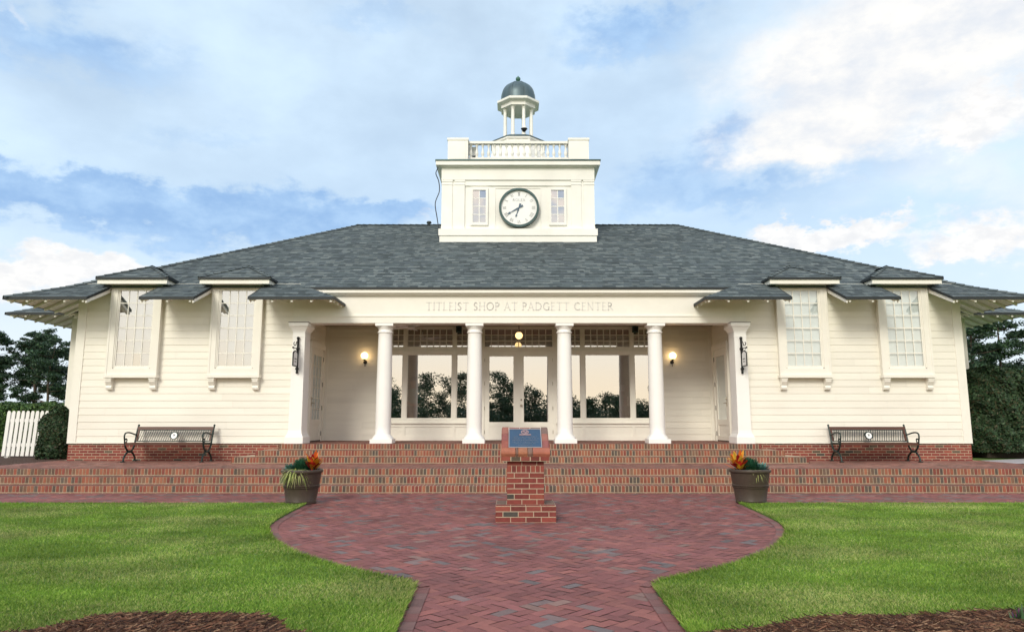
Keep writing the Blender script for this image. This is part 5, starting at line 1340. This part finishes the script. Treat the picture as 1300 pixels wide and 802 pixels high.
sky.sun_elevation = R(SUN_EL); sky.sun_rotation = R(SUN_AZ); sky.air_density = 1.0; sky.dust_density = 1.6; sky.ozone_density = 1.6
tc = N.new('ShaderNodeTexCoord'); sep = N.new('ShaderNodeSeparateXYZ'); L.new(tc.outputs['Generated'], sep.inputs[0])
x, y, z = sep.outputs
az = math_('MULTIPLY', math_('ARCTAN2', x, y), 57.2958); el = math_('MULTIPLY', math_('ARCSINE', z), 57.2958)
cb = N.new('ShaderNodeCombineXYZ'); L.new(az, cb.inputs[0]); L.new(math_('MULTIPLY', el, 1.7), cb.inputs[1])
def noise(scale, detail=6, rough=.55, off=0.0, vec=None):
    n = N.new('ShaderNodeTexNoise'); n.inputs['Scale'].default_value = scale; n.inputs['Detail'].default_value = detail; n.inputs['Roughness'].default_value = rough
    mp = N.new('ShaderNodeMapping'); mp.inputs['Location'].default_value = (off, off * .7, 0); L.new(vec or cb.outputs[0], mp.inputs[0]); L.new(mp.outputs[0], n.inputs['Vector']); return n.outputs['Fac']
n1, n2, n3 = noise(.055, 7, .55), noise(.14, 7, .6, 31), noise(.30, 6, .6, 77)
# displaced coordinates so that the cloud masses get billowing edges
azd = math_('ADD', az, math_('MULTIPLY', math_('SUBTRACT', n2, .5), 13)); eld = math_('ADD', el, math_('ADD', math_('MULTIPLY', math_('SUBTRACT', n3, .5), 5.5), math_('MULTIPLY', math_('SUBTRACT', n2, .5), 5)))
def blob(a, e, sa, se):
    u = math_('DIVIDE', math_('SUBTRACT', azd, a), sa); v = math_('DIVIDE', math_('SUBTRACT', eld, e), se)
    return math_('POWER', 2.71828, math_('MULTIPLY', math_('ADD', math_('MULTIPLY', u, u), math_('MULTIPLY', v, v)), -1))
def add(*a):
    o = a[0]
    for b in a[1:]: o = math_('ADD', o, b)
    return o
BACK = .1
skyc = N.new('ShaderNodeMix'); skyc.data_type = 'RGBA'; skyc.blend_type = 'MULTIPLY'; skyc.inputs[0].default_value = 1; L.new(sky.outputs[0], skyc.inputs[6]); skyc.inputs[7].default_value = (BACK, BACK, BACK, 1)
cur = skyc.outputs[2]
# thin high veil over everything, whiter towards the horizon
veil = math_('ADD', math_('MULTIPLY', sm(n1, .3, .75), .34), .60)
cur = mixc(veil, cur, (.60, .75, .89))
cur = mixc(math_('MULTIPLY', sm(el, 16, 0), .75), cur, (.72, .765, .80))
HAZE = cur
# blue-grey cloud banks
def S(k, *a): return math_('MULTIPLY', blob(*a), k)
grey = add(S(1, -37, 15.3, 6, 2.0), S(1, -30, 15.3, 6, 1.9), S(1, -23, 14.6, 5, 2.2), S(1, -15, 15.8, 6.5, 2.0), S(.7, -9.5, 17, 3, 1.2), S(.75, -34, 25, 10, 3), S(.4, -24, 20.6, 5, 1.2), S(.6, 12, 18.9, 5, 1.9), S(.55, 17.5, 17.0, 6, 1.2), S(.7, 17.5, 21, 3.6, 2.0), S(.85, 10, 30, 7, 2.4), S(.4, 29, 17.6, 8, 1.5), S(.3, -4, 22, 6, 2), S(.5, -12, 31, 8, 1.6))
gm = sm(grey, .20, .85)
cur = mixc(math_('MULTIPLY', gm, .9), cur, mixc(sm(n3, .3, .7), (.235, .395, .65), (.355, .525, .75)))
# broad soft bright cloud, then crisper cumulus heads
wht = add(S(1.1, 26, 24.5, 9, 4.4), S(1.1, 34, 27, 10, 4.6), S(.9, 24, 20.5, 6, 2.0), S(.5, 33, 17, 7, 2.5), S(.35, -20, 11, 9, 1.2), S(.5, 38, 13, 5, 3))
wm = sm(wht, .10, 1.1)
cur = mixc(wm, cur, mixc(sm(math_('ADD', math_('MULTIPLY', n2, .6), math_('MULTIPLY', n3, .4)), .36, .64), (.62, .655, .71), (.83, .81, .775)))
n4 = noise(.62, 5, .6, 13)
azd = math_('ADD', azd, math_('MULTIPLY', math_('SUBTRACT', n4, .5), 3.5)); eld = math_('ADD', eld, math_('MULTIPLY', math_('SUBTRACT', n4, .5), 2.6))
cum = add(S(1, 35.5, 20.6, 4.2, 2.6), S(1, 22.4, 14.0, 2.6, 1.3), S(.9, 26.2, 13.2, 3, 1.1), S(1, 34.4, 12.3, 5, 1.5), S(1, -35.5, 9.6, 5, 1.8), S(.8, -29.5, 10.6, 5, 1.1), S(.45, -36.4, 26.4, 1.8, 1.0), S(.45, -7.5, 16.2, 1.6, .8))
cm = sm(cum, .22, .85)
cur = mixc(math_('MULTIPLY', cm, .85), cur, mixc(sm(n4, .3, .7), (.71, .70, .70), (.87, .84, .80)))
# the western half of the sky glows warm low down after the day; broken cloud above
west = math_('MULTIPLY', sm(y, .1, -.5), .92)
wc = mixc(sm(el, 1, 8), (1.36, 1.13, .82), (1.24, 1.17, 1.04))
up = mixc(sm(n2, .40, .60), (.48, .58, .76), (1.15, 1.02, .93))
cur = mixc(west, cur, mixc(sm(el, 12, 19), wc, up))
bg = N.new('ShaderNodeBackground'); bg.inputs['Strength'].default_value = 1.0; L.new(cur, bg.inputs[0])
wo = N.new('ShaderNodeOutputWorld'); L.new(bg.outputs[0], wo.inputs[0])

sl = bpy.data.lights.new('sun', 'SUN'); sl.energy = 1.75; sl.angle = R(20); sl.color = (1, .94, .79)
so = bpy.data.objects.new('sun', sl); COL.objects.link(so)
a = R(SUN_AZ); d = Vector((math.sin(a) * math.cos(R(SUN_EL)), math.cos(a) * math.cos(R(SUN_EL)), math.sin(R(SUN_EL))))
so.rotation_euler = d.to_track_quat('Z', 'Y').to_euler(); so.location = d * 50

cam = bpy.data.cameras.new('camera'); co = bpy.data.objects.new('camera', cam); COL.objects.link(co)
cam.sensor_width = 36; cam.lens = 900 / 1300 * 36; cam.clip_end = 3000; cam.clip_start = .05
co.location = (-.19, 0, 1.37); co.rotation_euler = (R(90 + 8.468), 0, 0)
scene.camera = co
scene.view_settings.view_transform = 'Standard'; scene.view_settings.look = 'None'; scene.view_settings.gamma = 1; scene.view_settings.exposure = 0.38
scene.cycles.use_denoising = True
try: scene.cycles.denoising_prefilter = 'ACCURATE'
except Exception: pass
scene.cycles.max_bounces = 6; scene.cycles.transparent_max_bounces = 8; scene.cycles.glossy_bounces = 3; scene.cycles.caustics_reflective = False; scene.cycles.caustics_refractive = False
scene.cycles.sample_clamp_indirect = 4
